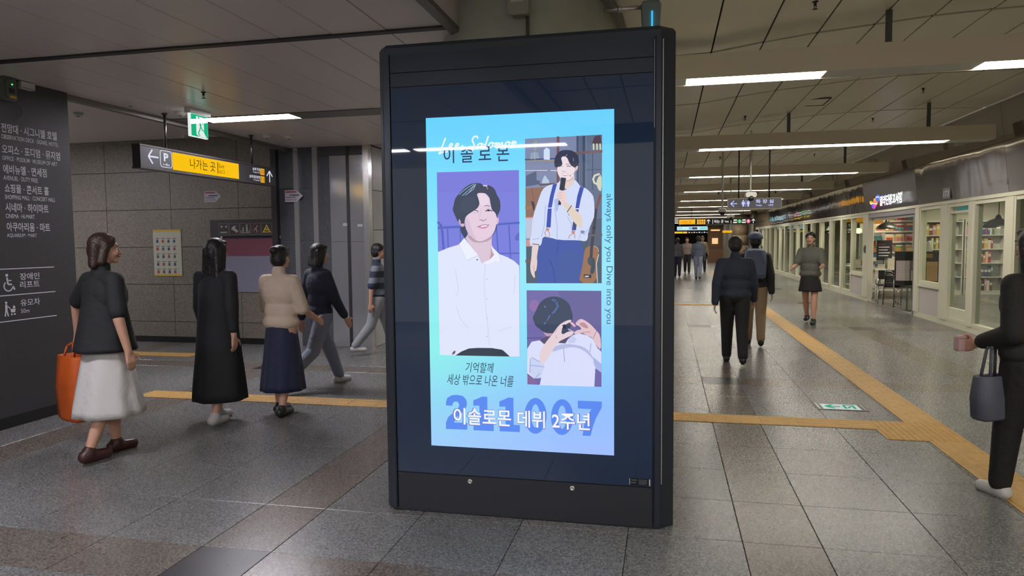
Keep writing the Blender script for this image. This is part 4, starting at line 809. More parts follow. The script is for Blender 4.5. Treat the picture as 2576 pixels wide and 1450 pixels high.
for i in range(5):
    for j in range(4):
        x_, z_ = a.x+.05+j*(b.x-a.x-.1)/4, b.z-.16-i*.125; k = (i+j) % 3
        part(MB().prism([(x_+.01, z_-.05), (x_+.045, z_-.05), (x_+.05, z_-.02), (x_+.038, z_), (x_+.02, z_+.004), (x_+.006, z_-.02)], lambda u_, v_, d: (u_, d, v_), 9.99, 9.9885), 'printed_figure', M('figure_%d' % k, [(60, 70, 110), (150, 70, 70), (70, 96, 90)][k], .7), po)
        part(MB().box(x_+.002, x_+.065, 9.9885, 9.9899, z_+.015, z_+.024), 'print_line', MATS['notice_dark'], po)
for i, (px, py) in enumerate(((868, 565), (905, 567))):
    a = W_(px, py, 9.97); t = thing('door_label', ['small white label on the left steel panel', 'small white label on the right steel panel'][i], 'label', (a.x-.035, 9.974, a.z-.02)); MB().box(0, .075, -.003, 0, 0, .036).build('sheet', MATS['white_plastic'], t); MB().box(.012, .063, -.0038, -.003, .015, .021).build('print_line', MATS['black_plastic'], t)

# ------------------------------------------------------------------ lit arrow plate in the floor
fa = thing('floor_exit_arrow', 'lit floor plate with a green exit arrow beside the yellow tactile strip', 'floor sign', (1.615, 7.09, 0))
MB().box(-.225, .225, -.13, .13, .0005, .004).build('frame_plate', M('plate_dark', (70, 70, 68), .35, .5), fa)
MB().box(-.165, .165, -.105, .105, .004, .0052).build('lit_panel', E('floor_white', (214, 222, 218), .8), fa)
for s in (-1, 1): MB().box(s*.2-.007, s*.2+.007, -.125, .125, .004, .006).build('steel_bar', MATS['steel'], fa)
fF = lambda a, b, d: (a, b, .0052+d)
q = MB(); stroke(q, [(-.12, 0), (.0, 0)], .03, fF, 0, .0006); stroke(q, [(-.06, .07), (-.13, 0), (-.06, -.07)], .03, fF, 0, .0006); stroke(q, [(.04, -.07), (.04, .07), (.12, .07), (.12, -.07)], .022, fF, 0, .0006); stroke(q, [(.06, -.05), (.10, .03)], .02, fF, 0, .0006); q.build('green_arrow', E('floor_green', (40, 180, 140), .7), fa)

# ------------------------------------------------------------------ hanging signs down the walkway
def board(name, lab, y, x0, x1, z0, z1, mat, rods=(), dep=.10):
    t = thing(name, lab, 'sign', ((x0+x1)/2, y, z0)); part(MB().box(x0, x1, y, y+dep, z0, z1), 'case', mat, t)
    f = .014
    part(MB().box(x0-f, x1+f, y-.006, y+dep, z1, z1+f).box(x0-f, x1+f, y-.006, y+dep, z0-f, z0).box(x0-f, x0, y-.006, y+dep, z0, z1).box(x1, x1+f, y-.006, y+dep, z0, z1), 'edge_frame', M('board_frame', (150, 144, 130), .4, .4), t)
    for x_ in rods: part(MB().tube((x_, y+dep/2, z1+f), (x_, y+dep/2, zc(x_)-.001), .014), 'hanging_rod', MATS['steel_dark'], t)
    return t
def fY(y): return lambda a, b, d: (a, y-d, b)
TY = 14.0
ts = board('toilet_sign', 'grey lit toilet direction sign with an arrow and two figures', TY, 1.14, 2.085, 2.178, 2.362, M('toilet_grey', (104, 104, 112), .5), (1.33, 1.88))
TW = E('toilet_white', (196, 204, 255), 1.0, False); fT = fY(TY)
q = MB(); stroke(q, [(1.18, 2.275), (1.30, 2.275)], .014, fT, 0, .004); stroke(q, [(1.245, 2.33), (1.18, 2.275), (1.245, 2.22)], .014, fT, 0, .004); part(q, 'left_arrow', TW, ts)
q = MB()
for c, wdr in ((1.41, 1), (1.50, 0)):
    q.prism([(c+.012*math.cos(j*PI/4), 2.333+.012*math.sin(j*PI/4)) for j in range(8)], fT, 0, .004)
    q.prism([(c-.022, 2.315), (c+.022, 2.315), (c+(.034 if wdr else .026), 2.262), (c+.016, 2.262), (c+.014, 2.218), (c-.014, 2.218), (c-.016, 2.262), (c-(.034 if wdr else .026), 2.262)], fT, 0, .004)
q.box(1.452, 1.457, TY-.004, TY, 2.215, 2.345); part(q, 'toilet_figures', TW, ts)
wtext('lettering', '화 장 실', (1.635, TY, 2.275), (1, 0, 0), (0, 0, 1), TW, ts, w=.32, h=.072, bold=.02)
wtext('lettering', 'Toilet', (1.635, TY, 2.222), (1, 0, 0), (0, 0, 1), TW, ts, w=.11, h=.034, bold=.01); wtext('lettering', '化粧室', (1.86, TY, 2.222), (1, 0, 0), (0, 0, 1), TW, ts, w=.09, h=.034, bold=.01)
def cctv(px, py, y, lab, dome):
    p = atY(px, py, y); t = thing('security_camera', lab, 'camera', (p.x, y, p.z)); x_ = p.x
    MB().tube((0, 0, .06), (0, 0, zc(x_)-p.z-.012), .016 if not dome else .022).build('drop_pole', MATS['white_plastic'], t)
    if dome:
        MB().lathe([(.05, .07), (.085, .06), (.085, .0), (.07, -.01)], n=18).build('housing', MATS['white_plastic'], t); MB().ball((0, 0, -.01), .068, 8).build('dark_dome', M('dome_dark', (30, 30, 32), .1), t)
    else:
        MB().bevbox(-.09, .09, -.12, .12, -.03, .06, .02, 'y').build('housing', MATS['white_plastic'], t); MB().rings([[(r*math.cos(i*PI/8), yy, -.05+r*math.sin(i*PI/8)) for i in range(16)] for r, yy in ((.045, .05), (.05, -.1), (.04, -.13))]).build('lens', MATS['black_plastic'], t)
cctv(1888, 493, 13.2, 'boxy white security camera hung in front of the toilet sign', False); cctv(1817, 533, 16.0, 'dome security camera on a pole left of the toilet sign', True); cctv(1838, 546, 20.0, 'small boxy security camera below the toilet sign', False)
BY = 36.0
def fyx(px, py=560): return atY(px, py, BY).x
z1_, z0_ = atY(1805, 551, BY).z, atY(1805, 564.5, BY).z
bs = board('platform_sign', 'long black sign with a yellow exit panel and green and pink line numbers', BY, fyx(1707), fyx(1902), z0_, z1_, M('far_sign_black', (30, 30, 30), .5), (fyx(1740), fyx(1870)), .2)
FW = E('far_white', (228, 226, 222), 1); FYL = E('far_yellow', (255, 176, 12), 1); FK = E('far_ink', (110, 70, 10), 1); fB = fY(BY); hh = z1_-z0_; zm = (z0_+z1_)/2
yy = part(MB().box(fyx(1708), fyx(1749), BY-.01, BY, z0_+.02, z1_-.01), 'yellow_panel', FYL, bs); wtext('lettering', '나가는 곳', (fyx(1713), BY, zm-.06), (1, 0, 0), (0, 0, 1), FK, yy, w=fyx(1738)-fyx(1713), h=hh*.42, lift=.012)
for i in range(4):
    for j in range(2): part(MB().box(fyx(1753.2+i*5.6), fyx(1753.2+i*5.6)+.085, BY-.008, BY, zm-.115+j*.12, zm-.115+j*.12+.105), 'exit_number', FYL, bs)
def uparrow(px):
    u = fyx(px); q = MB(); stroke(q, [(u, zm-.10), (u, zm+.09)], .03, fB, 0, .01); stroke(q, [(u-.08, zm+.02), (u, zm+.10), (u+.08, zm+.02)], .03, fB, 0, .01); part(q, 'up_arrow', FW, bs)
uparrow(1782); uparrow(1895)
for px in (1792.5, 1838.5): part(MB().box(fyx(px), fyx(px)+.02, BY-.01, BY, z0_+.03, z1_-.03), 'divider', FW, bs)
wtext('lettering', '타는 곳', (fyx(1797), BY, zm-.075), (1, 0, 0), (0, 0, 1), FW, bs, w=fyx(1820)-fyx(1797), h=.16, bold=.02); wtext('lettering', 'Tracks', (fyx(1823), BY, zm-.05), (1, 0, 0), (0, 0, 1), FW, bs, w=fyx(1833)-fyx(1823), h=.1, bold=.02)
for px, d, cl, l in ((1860.5, '2', (50, 176, 88), 0), (1882.5, '8', (226, 96, 130), 0)):
    u = fyx(px); cc = part(MB().prism([(u+.098*math.cos(i*PI/10), zm+.098*math.sin(i*PI/10)) for i in range(20)], fB, 0, .01), 'line_badge', E('line_%s' % d, cl), bs); wtext('line_number', d, (u, BY, zm-.06), (1, 0, 0), (0, 0, 1), FW, cc, h=.12, w=.075, align='C', lift=.012, bold=.02)
    [part(MB().box(u-.30+.02*j, u-.12, BY-.01, BY, zm-.085+.11*j, zm-.02+.11*j), 'white_mark', FW, bs) for j in (0, 1)]
FY2 = 52.0
gx = lambda px, py=580: atY(px, py, FY2)
def farboard(name, lab, px0, px1, py0, py1, mat, cat='sign', hang=True):
    a, b = gx(px0, py1), gx(px1, py0); t = thing(name, lab, cat, ((a.x+b.x)/2, FY2, a.z)); part(MB().box(a.x, b.x, FY2, FY2+.2, a.z, b.z), 'case', mat, t)
    if hang:
        for x_ in (a.x+.2, b.x-.2): part(MB().tube((x_, FY2+.1, b.z), (x_, FY2+.1, zc(x_)), .02), 'hanging_rod', MATS['steel_dark'], t)
    return t, a, b
t, a, b = farboard('video_board', 'white and cyan lit video board hung far down the walkway', 1703, 1786, 569.5, 580, E('video_white', (206, 226, 240), 1))
for p0, p1, c in ((1705, 1716, (150, 226, 230)), (1716.5, 1729, (190, 240, 236)), (1733, 1740, (110, 180, 220)), (1741, 1754, (60, 66, 84)), (1760, 1778, (120, 220, 214))):
    part(MB().box(gx(p0).x, gx(p1).x, FY2-.012, FY2, a.z+.05, b.z-.05), 'picture_field', E('video_%d' % p0, c), t)
t, a, b = farboard('far_exit_sign', 'black and yellow direction sign below the far video board', 1695, 1797, 581.5, 588.5, MATS['far_sign_black'], hang=False)
for p0, p1 in ((1695.5, 1717), (1718, 1728.5)): part(MB().box(gx(p0).x, gx(p1).x, FY2-.012, FY2, a.z+.02, b.z-.02), 'yellow_panel', E('far_yellow2', (238, 196, 20), 1), t)
for i in range(9): part(MB().box(gx(1732+i*6.4).x, gx(1732+i*6.4).x+.10, FY2-.012, FY2, a.z+.05, b.z-.05-.03*(i % 2)), 'white_mark', FW if i not in (5, 7) else E('far_cyan', (120, 220, 220), 1), t)
for x_ in (a.x+.3, b.x-.3): part(MB().box(x_-.03, x_+.03, FY2+.06, FY2+.14, b.z, gx(1700, 580).z-.03), 'link_bar', MATS['steel_dark'], t)
farboard('yellow_far_sign', 'small plain yellow sign hung far down the walkway', 1809, 1841.5, 580, 586, E('far_yellow3', (250, 176, 10), .95))
# stone pillar and lit stall at the end of the shop row
pil = thing('stone_pillar', 'round stone clad pillar at the end of the shop row', 'column', (4.35, 44.5, 0))
for k in range(6): MB().lathe([(.44, .62*k+.006), (.44, .62*k+.614)], n=24).build('stone_course', M('pillar_stone', (158, 136, 108), .6, noise=(9, .25)), pil)
MB().lathe([(.42, 0), (.42, 3.6)], n=24).build('core', MATS['grout'], pil)
st = thing('market_stall', 'warmly lit stall standing before the stone pillar', 'stall', (3.3, 51.0, 0))
MB().box(-.5, .5, -.3, .3, 0, .95).build('counter', M('stall_wood', (120, 86, 60), .6), st); MB().box(-.5, .5, .26, .3, .95, 2.5).build('back_board', MATS['stall_wood'], st); MB().box(-.55, .55, -.35, .3, 2.5, 2.62).build('roof', MATS['dark_trim'], st)
MB().box(-.3, .3, -.1, .0, 2.2, 2.3).build('lit_sign', E('stall_glow', (255, 206, 150), 1.0), st); MB().box(-.2, .2, .2, .26, 1.3, 1.7).build('lit_picture', MATS['stall_glow'], st)
# ------------------------------------------------------------------ bookshop sign on the fascia
SYX = 4.90
Q_ = lambda px, py: atX(px, py, SYX)
sg = thing('bookshop_sign', 'white lit bookshop name with a colourful lamp logo on the fascia', 'sign', (SYX, 17.5, 2.3))
a, b = Q_(2217, 506), Q_(2273, 496)
wtext('lit_lettering', '알라딘중고서점', (SYX, a.y, 2.345), (0, -1, 0), (0, 0, 1), E('sign_lit', (250, 252, 255), 2.2), sg, w=a.y-b.y, h=.235, bold=.03, ext=.012, lift=.02)
lg0, lg1 = Q_(2190, 510).y, Q_(2216, 505).y; lw = lg0-lg1
fG = lambda a, b, d: (SYX-d, lg0-a*lw, 2.27+b*.36)
def blob(pts, c, d):
    for _ in range(2):
        n = len(pts); pts = [q for i in range(n) for q in ((pts[i][0]*.75+pts[(i+1) % n][0]*.25, pts[i][1]*.75+pts[(i+1) % n][1]*.25), (pts[i][0]*.25+pts[(i+1) % n][0]*.75, pts[i][1]*.25+pts[(i+1) % n][1]*.75))]
    return part(MB().prism(pts, fG, d, d+.02), 'logo_shape', E('logo_%d_%d_%d' % c, c, 1.1), sg)
blob([(0, .60), (.12, .68), (.30, .55), (.55, .62), (.60, .45), (.30, .34), (.10, .44)], (250, 180, 50), .01)
blob([(.40, .70), (.52, .82), (.62, .74), (.62, .62), (.42, .60)], (248, 170, 60), .012)
blob([(.28, .40), (.55, .62), (.72, .60), (.74, .40), (.60, .20), (.50, .08), (.38, .12), (.44, .24)], (226, 70, 190), .014)
blob([(.25, .40), (.42, .48), (.46, .20), (.34, .10)], (110, 90, 230), .018)
blob([(.52, .58), (.80, .56), (.76, .34), (.62, .30)], (250, 150, 70), .018)
blob([(.66, .62), (.64, .84), (.74, .98), (.92, .98), (1.0, .80), (.92, .58), (.80, .46), (.86, .70), (.82, .86), (.74, .80), (.74, .62)], (90, 120, 230), .016)
np_ = thing('unit_number_plate', 'small black unit number plate on the fascia by the bookshop sign', 'sign', (4.96, 14.24, 2.33)); np0 = 4.955
part(MB().box(np0, np0+.02, 14.06, 14.42, 2.30, 2.50), 'plate', M('plate_black', (40, 38, 36), .4), np_)
wtext('lettering', '173', (np0, 14.38, 2.34), (0, -1, 0), (0, 0, 1), DW, np_, w=.26, h=.11, bold=.02)
# ------------------------------------------------------------------ inside the bookshop
WD = M('pale_wood', (196, 176, 148), .6, noise=(5, .1)); WHT = M('white_laminate', (214, 212, 204), .5)
# pendant lamps
def pendant(x, y, z, lab, r=.26):
    t = thing('pendant_lamp', lab, 'lamp', (x, y, z), group='black pendant lamps in the bookshop')
    MB().lathe([(r, 0), (r*.98, .03), (r*.82, .09), (r*.5, .15), (r*.22, .18), (r*.14, .24), (.02, .26)], n=20, cap=False).lathe([(r*.97, .004), (r*.8, .08), (r*.48, .14), (.03, .16)], n=20, cap=False).build('shade', M('lamp_black', (38, 40, 36), .35, .3), t)
    MB().tube((0, 0, .25), (0, 0, 2.75-z-.001), .008).build('cord', MATS['black_plastic'], t); MB().ball((0, 0, .05), .06, 8).build('bulb', E('bulb_warm', (255, 214, 150), 5, False), t)
pendant(5.62, 20.1, 1.83, 'black dome pendant lamp over the book table'); pendant(6.35, 15.55, 1.78, 'black dome pendant lamp behind the window next to the full height pane', .30)
pendant(5.75, 24.6, 1.80, 'black dome pendant lamp by the magazine wall end', .22); pendant(5.85, 28.0, 1.82, 'black dome pendant lamp past the magazine wall', .24); pendant(5.9, 32.0, 1.8, 'black dome pendant lamp deep in the shop', .24)
t = thing('globe_lamp', 'bare glowing globe lamp behind the low window by the door', 'lamp', (5.55, 22.6, 1.82)); MB().ball((0, 0, 0), .085, 10).build('globe', MATS['bulb_warm'], t); MB().tube((0, 0, .08), (0, 0, .92), .008).build('cord', MATS['black_plastic'], t); MB().lathe([(.03, .08), (.03, .13)], n=10).build('socket', MATS['black_plastic'], t)
# book table and piles
def table(x, y, w_, d_, h_, lab, mat):
    t = thing('book_table', lab, 'table', (x, y, 0)); MB().box(-w_/2, w_/2, -d_/2, d_/2, h_-.05, h_).build('table_top', mat, t)
    for sx in (-1, 1):
        for sy in (-1, 1): MB().box(sx*(w_/2-.05)-.03, sx*(w_/2-.05)+.03, sy*(d_/2-.05)-.03, sy*(d_/2-.05)+.03, 0, h_-.05).build('leg', mat, t)
    MB().box(-w_/2+.08, w_/2-.08, -d_/2+.04, d_/2-.04, h_-.16, h_-.05).build('apron', WD, t)
    MB().box(-w_/2+.06, w_/2-.06, -d_/2+.06, d_/2-.06, .22, .25).build('lower_shelf', mat, t)
table(6.15, 20.7, 1.6, 1.3, .80, 'white book table seen through the shop doorway', WHT); table(6.3, 24.1, 1.3, 1.0, .78, 'second white book table behind the first one', WHT); table(5.62, 22.3, .9, .9, .80, 'small white table behind the tall window by the door', WHT)
PAL = [('white', (214, 210, 200)), ('cream', (206, 196, 168)), ('grey', (140, 140, 136)), ('red', (164, 58, 50)), ('blue', (60, 88, 140)), ('teal', (66, 130, 130)), ('yellow', (206, 170, 70)), ('orange', (200, 116, 60)), ('green', (84, 120, 76)), ('pink', (200, 136, 140)), ('brown', (110, 82, 60)), ('black', (44, 44, 46))]
PAPER = M('book_paper', (222, 216, 196), .8)
BOOKM = {}
def book_mesh(ci, w_, d_, h_):
    """lying book: covers and spine round a recessed page block"""
    k = (ci, w_, d_, h_)
    if k not in BOOKM:
        q = MB().mat(M('cover_'+PAL[ci][0], PAL[ci][1], .5)); e = .004
        q.box(0, w_, 0, d_, 0, e).box(0, w_, 0, d_, h_-e, h_).box(0, e, 0, d_, e, h_-e).mat(PAPER).box(e, w_-.005, .005, d_-.005, e, h_-e); o = q.build('book'); BOOKM[k] = o.data; bpy.data.objects.remove(o)
    return BOOKM[k]
def book(ci, w_, d_, h_, loc, rot, lab, grp):
    o = link('book', book_mesh(ci, w_, d_, h_), None, loc); o.rotation_euler = rot; return tag(o, lab, 'book', grp)
rnd = random.Random(3); ORD = 'first second third fourth fifth sixth seventh eighth ninth tenth'.split()
piles = [(5.42, 20.12, 3, 0), (5.66, 20.1, 7, 1), (5.95, 20.15, 9, 0), (6.22, 20.1, 4, 1), (6.50, 20.15, 8, 0), (5.5, 20.6, 5, 0), (5.85, 20.62, 8, 1), (6.2, 20.6, 5, 0), (6.6, 20.65, 6, 0), (6.3, 21.05, 10, 0), (5.8, 21.05, 6, 1)]
for pi, (x, y, n, c0) in enumerate(piles):
    z = .80
    for k in range(n):
        ci = (0, 0, 1, 2, 1, 0, 4, 1)[(k*3+pi) % 8]; h_ = .03+.008*((k+pi) % 3); w_, d_ = .19, .25
        book(ci, w_, d_, h_, (x, y, z), (0, 0, 0), '%s covered book, %s from the bottom of pile %s on the white book table' % (PAL[ci][0], ORD[k], 'one two three four five six seven eight nine ten eleven'.split()[pi]), 'books piled on the white book table'); z += h_
for pi, (x, y, n) in enumerate([(5.3, 22.0, 6), (5.55, 22.05, 4), (5.8, 22.0, 7)]):
    z = .80
    for k in range(n):
        ci = (3, 0, 6, 1, 7)[(k+pi) % 5]; book(ci, .19, .25, .034, (x, y, z), (0, 0, 0), '%s covered book, %s from the bottom of pile %s on the small table' % (PAL[ci][0], ORD[k], 'one two three'.split()[pi]), 'books on the small white table'); z += .034
# magazine wall facing the walkway
mr = thing('magazine_rack', 'white wall rack with slanted ledges full of magazines', 'rack', (7.3, 25.28, 0))
MB().box(-.95, .95, -.02, 0, .3, 2.45).build('back_panel', WHT, mr)
for r in range(6): MB().box(-.95, .95, -.12, -.02, .42+r*.34, .435+r*.34).box(-.95, .95, -.12, -.115, .435+r*.34, .47+r*.34).build('ledge', WHT, mr)
MC = [(96, 168, 176), (214, 178, 70), (190, 90, 70), (104, 150, 90), (196, 120, 140), (70, 110, 160), (206, 140, 70), (180, 60, 66), (140, 160, 170), (220, 200, 150)]
MN = ['teal', 'yellow', 'red', 'green', 'pink', 'blue', 'orange', 'crimson', 'grey', 'cream']
ROW = 'bottom second third fourth fifth top'.split()
for r in range(6):
    for c in range(6):
        k = (r*7+c*3+rnd.randrange(3)) % 10; k2 = (k+3) % 10; x = 6.38+c*.31
        o = MB().mat(M('mag_%d' % k, MC[k], .4)).box(0, .26, 0, .006, 0, .29).mat(M('mag_%d' % k2, MC[k2], .4)).box(.03, .23, -.0015, 0, .05, .16).mat(WHT).box(.02, .24, -.0015, 0, .22, .27).build('magazine')
        o.location = (x, 25.17, .437+r*.34); o.rotation_euler.x = -.22; tag(o, '%s magazine on the %s ledge of the white wall rack' % (MN[k], ROW[r]), 'magazine', 'magazines on the wall rack')
# slanted display of leaflets beside the rack
ld = thing('leaflet_stand', 'tall stand of slanted leaflets left of the magazine rack', 'stand', (6.05, 23.0, 0))
MB().box(-.3, .3, .2, .24, 0, 1.75).box(-.3, -.28, -.15, .24, 0, 1.75).box(.28, .3, -.15, .24, 0, 1.75).build('frame', WHT, ld)
for r in range(7): MB().add([(-.28, -.12+.03*r, .5+r*.17), (.28, -.12+.03*r, .5+r*.17), (.28, .02+.03*r, .64+r*.17), (-.28, .02+.03*r, .64+r*.17), (-.28, -.11+.03*r, .49+r*.17), (.28, -.11+.03*r, .49+r*.17), (.28, .03+.03*r, .63+r*.17), (-.28, .03+.03*r, .63+r*.17)], [(0, 1, 2, 3), (7, 6, 5, 4), (0, 4, 5, 1), (1, 5, 6, 2), (2, 6, 7, 3), (3, 7, 4, 0)]).build('shelf', WHT, ld)
for r in range(7):
    for c in range(3):
        k = (r+c*2) % 10; o = MB().mat(M('mag_%d' % k, MC[k], .4)).box(0, .16, 0, .004, 0, .18).build('leaflet'); o.location = (5.80+c*.18, 22.86+.03*r, .515+r*.17); o.rotation_euler.x = -.75; tag(o, '%s leaflet on the %s shelf of the slanted leaflet stand' % (MN[k], 'lowest second third fourth fifth sixth highest'.split()[r]), 'leaflet', 'leaflets on the slanted stand')
# black notice on a pole at the table
nb = thing('black_notice', 'black notice with white text above the white book table', 'sign', (5.66, 20.42, .80)); MB().tube((0, .03, .0), (0, .03, .4), .012).build('pole', MATS['black_plastic'], nb); MB().lathe([(.07, 0), (.07, .012)], c=(0, .03, 0), n=14).build('foot', MATS['black_plastic'], nb); MB().box(-.19, .19, 0, .015, .20, .74).build('board', M('notice_black', (46, 46, 48), .5), nb)
for i, w_ in enumerate((.16, .26, .22, .28, .24)): MB().box(-.14, -.14+w_, -.002, 0, .62-i*.075, .645-i*.075).build('text_line', DW if i else NR, nb)
# information board on two legs in the doorway
ib = thing('information_board', 'black standing information board with three sheets in the shop doorway', 'sign', (5.32, 16.85, 0)); ib.rotation_euler.z = math.radians(-12)
MB().box(-.42, .42, 0, .04, .55, 1.30).build('board', M('info_black', (34, 33, 34), .4), ib)
for x0, x1, z0, z1, c in ((-.39, -.13, .66, 1.10, (206, 186, 188)), (-.10, .16, .66, .88, (204, 182, 192)), (-.10, .16, .90, 1.10, (86, 72, 86)), (.19, .40, .66, 1.08, (226, 176, 116))): MB().box(x0, x1, -.006, 0, z0, z1).build('sheet', M('sheet_%d' % c[0], c, .6), ib)
MB().box(-.02, .30, -.008, 0, 1.16, 1.25).build('gold_plate', M('gold_plate', (170, 130, 50), .4), ib)
q = MB()
for i in range(6): q.box(-.35, -.18-.02*(i % 2), -.008, -.006, 1.02-i*.055, 1.032-i*.055)
q.box(-.02, .02, -.008, -.006, .96, 1.0).box(.06, .10, -.008, -.006, .96, 1.0); q.build('print_marks', MATS['white_plastic'], ib)
for x in (-.16, -.02):
    MB().tube((x, .02, .01), (x, .02, .56), .018).build('leg', MATS['black_plastic'], ib)
MB().box(-.25, .08, -.14, .18, .001, .012).build('foot_plate', MATS['black_plastic'], ib)
# stacked black chairs in the doorway
CHM = M('chair_black', (36, 34, 34), .6); CHR = M('chair_chrome', (170, 170, 166), .2, 1)
def chair(lab):
    t = thing('stacking_chair', lab, 'chair', group='stack of black chairs in the shop doorway')
    MB().bevbox(-.22, .22, -.2, .22, .44, .475, .02).build('seat', CHM, t)
    MB().rings([[(x, .2+.02*z+.02*math.cos(x*6), .60+.22*z) for x in (-.22, -.1, 0, .1, .22)]+[(x, .225+.02*z+.02*math.cos(x*6), .60+.22*z) for x in (.22, .1, 0, -.1, -.22)] for z in (0, 1)], True, False).build('backrest', CHM, t)
    for s in (-1, 1):
        MB().path([(s*.22, -.2, .012), (s*.215, -.18, .43)], .011).build('leg', CHR, t); MB().path([(s*.22, .24, .012), (s*.215, .2, .43)], .011).build('leg', CHR, t)
        MB().path([(s*.215, .2, .43), (s*.215, .23, .62)], .011).build('back_post', CHR, t)
        for y in (-.2, .24): MB().lathe([(.017, 0), (.017, .03)], c=(s*.22, y, 0), n=10).build('foot_cap', MATS['black_plastic'], t)
    MB().path([(-.215, -.18, .43), (.215, -.18, .43)], .010).path([(-.235, -.15, .45), (-.24, -.1, .62), (-.24, .12, .64), (-.225, .21, .60)], .010).path([(.235, -.15, .45), (.24, -.1, .62), (.24, .12, .64), (.225, .21, .60)], .010).build('side_rails', CHR, t)
    return t
nm = ['lowest', 'second', 'third', 'fourth', 'topmost']
c0 = chair('black chair with chrome legs, lowest of the stack in the shop doorway'); c0.location = (5.30, 18.05, 0); c0.rotation_euler.z = math.radians(195)
for i in range(1, 5):
    c = copy_tree(c0, None, 'black chair with chrome legs, %s of the stack in the shop doorway' % nm[i]); c.location = (5.30-.006*i, 18.05-.03*i, .062*i)
c = copy_tree(c0, None, 'lone black chair with chrome legs beside the chair stack', None); c.location = (5.28, 18.75, 0); c.rotation_euler.z = math.radians(170)
# bookcases along the partition
def upright(ci, t_, h_):
    k = (ci, t_, h_)
    if k not in BOOKM:
        e = .004; o = MB().mat(M('cover_'+PAL[ci][0], PAL[ci][1], .5)).box(0, e, 0, .19, 0, h_).box(t_-e, t_, 0, .19, 0, h_).box(e, t_-e, 0, e, 0, h_).mat(PAPER).box(e, t_-e, e, .185, .004, h_-.005).mat(WHT).box(e*2, t_-e*2, -.0008, 0, h_*.55, h_*.8).build('book'); BOOKM[k] = o.data; bpy.data.objects.remove(o)
    return BOOKM[k]
def bookcase(i, x):
    nmx = ['first', 'second', 'third'][i]
    t = thing('bookcase', 'white bookcase against the partition, %s from the magazine side' % nmx, 'bookcase', (x, 22.1, 0))
    MB().box(-.5, -.475, -.15, .15, 0, 2.1).build('side_panel', WHT, t); MB().box(.475, .5, -.15, .15, 0, 2.1).build('side_panel', WHT, t); MB().box(-.475, .475, .13, .15, .08, 2.1).build('back_panel', WHT, t); MB().box(-.475, .475, -.14, .13, 0, .08).build('plinth', WHT, t)
    for r in range(6): MB().box(-.475, .475, -.15, .13, .08+r*.39, .105+r*.39).build('shelf', WHT, t)
    for r in range(5):
        xx = x-.46
        for k in range(9):
            ci = rnd.randrange(12); h_ = rnd.choice((.05, .07, .09)); w_ = rnd.choice((.24, .28, .31))
            if xx+h_ > x+.46: break
            o = link('book', upright(ci, h_, w_), None, (xx, 21.97, .106+r*.39)); tag(o, '%s book, %s from the magazine side, shelf %s of the %s white bookcase' % (PAL[ci][0], ORD[k], 'one two three four five'.split()[r], nmx), 'book', 'books in the bookcases'); xx += h_+.004
for i in range(3): bookcase(i, 7.6+i*1.05)
t = thing('wall_picture', 'cyan picture panel high on the shop partition', 'picture', (8.05, 22.28, 2.28)); MB().box(-.42, .42, -.02, 0, 0, .30).build('sheet', M('cyan_sheet', (70, 170, 196), .5), t); MB().box(-.44, .44, -.016, .001, -.02, 0).box(-.44, .44, -.016, .001, .30, .32).build('frame', WHT, t)
t = thing('shop_banner', 'orange banner hung high behind the low window', 'banner', (5.62, 21.7, 2.02)); MB().box(-.35, .35, 0, .01, 0, .2).build('sheet', M('banner_orange', (214, 150, 40), .6), t); MB().tube((-.36, .005, .2), (.36, .005, .2), .008).build('rod', MATS['steel'], t)
for s in (-.3, .3): MB().tube((s, .005, .2), (s, .005, .73), .003).build('cord', MATS['steel'], t)
t = thing('display_pedestal', 'white display pedestal with a round top behind the low shop window', 'stand', (5.62, 16.0-.1+1.1, 0)); t.location = (6.05, 18.4, 0)
MB().lathe([(.2, 0), (.2, .03), (.06, .08), (.05, .9), (.12, 1.0), (.24, 1.04), (.24, 1.07)], n=18).build('pedestal', WHT, t); MB().lathe([(.17, 1.07), (.12, 1.2), (.05, 1.42), (.03, 1.5)], n=16).build('paper_cone', PAPER, t)
tag(MB().box(4.94, 4.95, 19.42, 19.56, 1.22, 1.42).box(4.92, 4.94, 19.45, 19.53, 1.26, 1.38).build('card_reader', M('reader_grey', (96, 96, 94), .4)), 'grey card reader fixed to the post by the shop doorway', 'card reader')
# ------------------------------------------------------------------ people
def remeshed(name, mb, vox, mat, parent, smooth=6):
    """melt overlapping shapes into one continuous skin"""
    me = bpy.data.meshes.new(name); me.from_pydata(mb.v, [], mb.f); o = bpy.data.objects.new(name, me); COL.objects.link(o)
    m = o.modifiers.new('r', 'REMESH'); m.mode = 'VOXEL'; m.voxel_size = vox; m.use_smooth_shade = True
    s = o.modifiers.new('s', 'SMOOTH'); s.iterations = smooth; s.factor = .5
    dg = bpy.context.evaluated_depsgraph_get(); me2 = bpy.data.meshes.new_from_object(o.evaluated_get(dg)); bpy.data.objects.remove(o); bpy.data.meshes.remove(me)
    me2.materials.clear(); me2.materials.append(mat); me2.name = name
    return link(name, me2, parent)
def capsule(mb, p, q, r, r2, n=12, sc=None):
    p, q = Vector(p), Vector(q); d = q-p; L = d.length or 1e-4; d = d/L; a = d.orthogonal().normalized(); b = d.cross(a); rs = []
    for k in range(1, 5): t = PI/2*k/4; rs.append((p-d*r*math.cos(t), r*math.sin(t)))
    for k in range(0, 4): t = PI/2*k/4; rs.append((q+d*r2*math.sin(t), r2*math.cos(t)))
    rings = [[tuple(c+(a*math.cos(2*PI*i/n)+b*math.sin(2*PI*i/n))*rr) for i in range(n)] for c, rr in rs]
    mb.rings(rings, True); return mb
def ell(mb, c, rx, ry, rz, n=9):
    return mb.ball(c, 1, n, (rx, ry, rz))
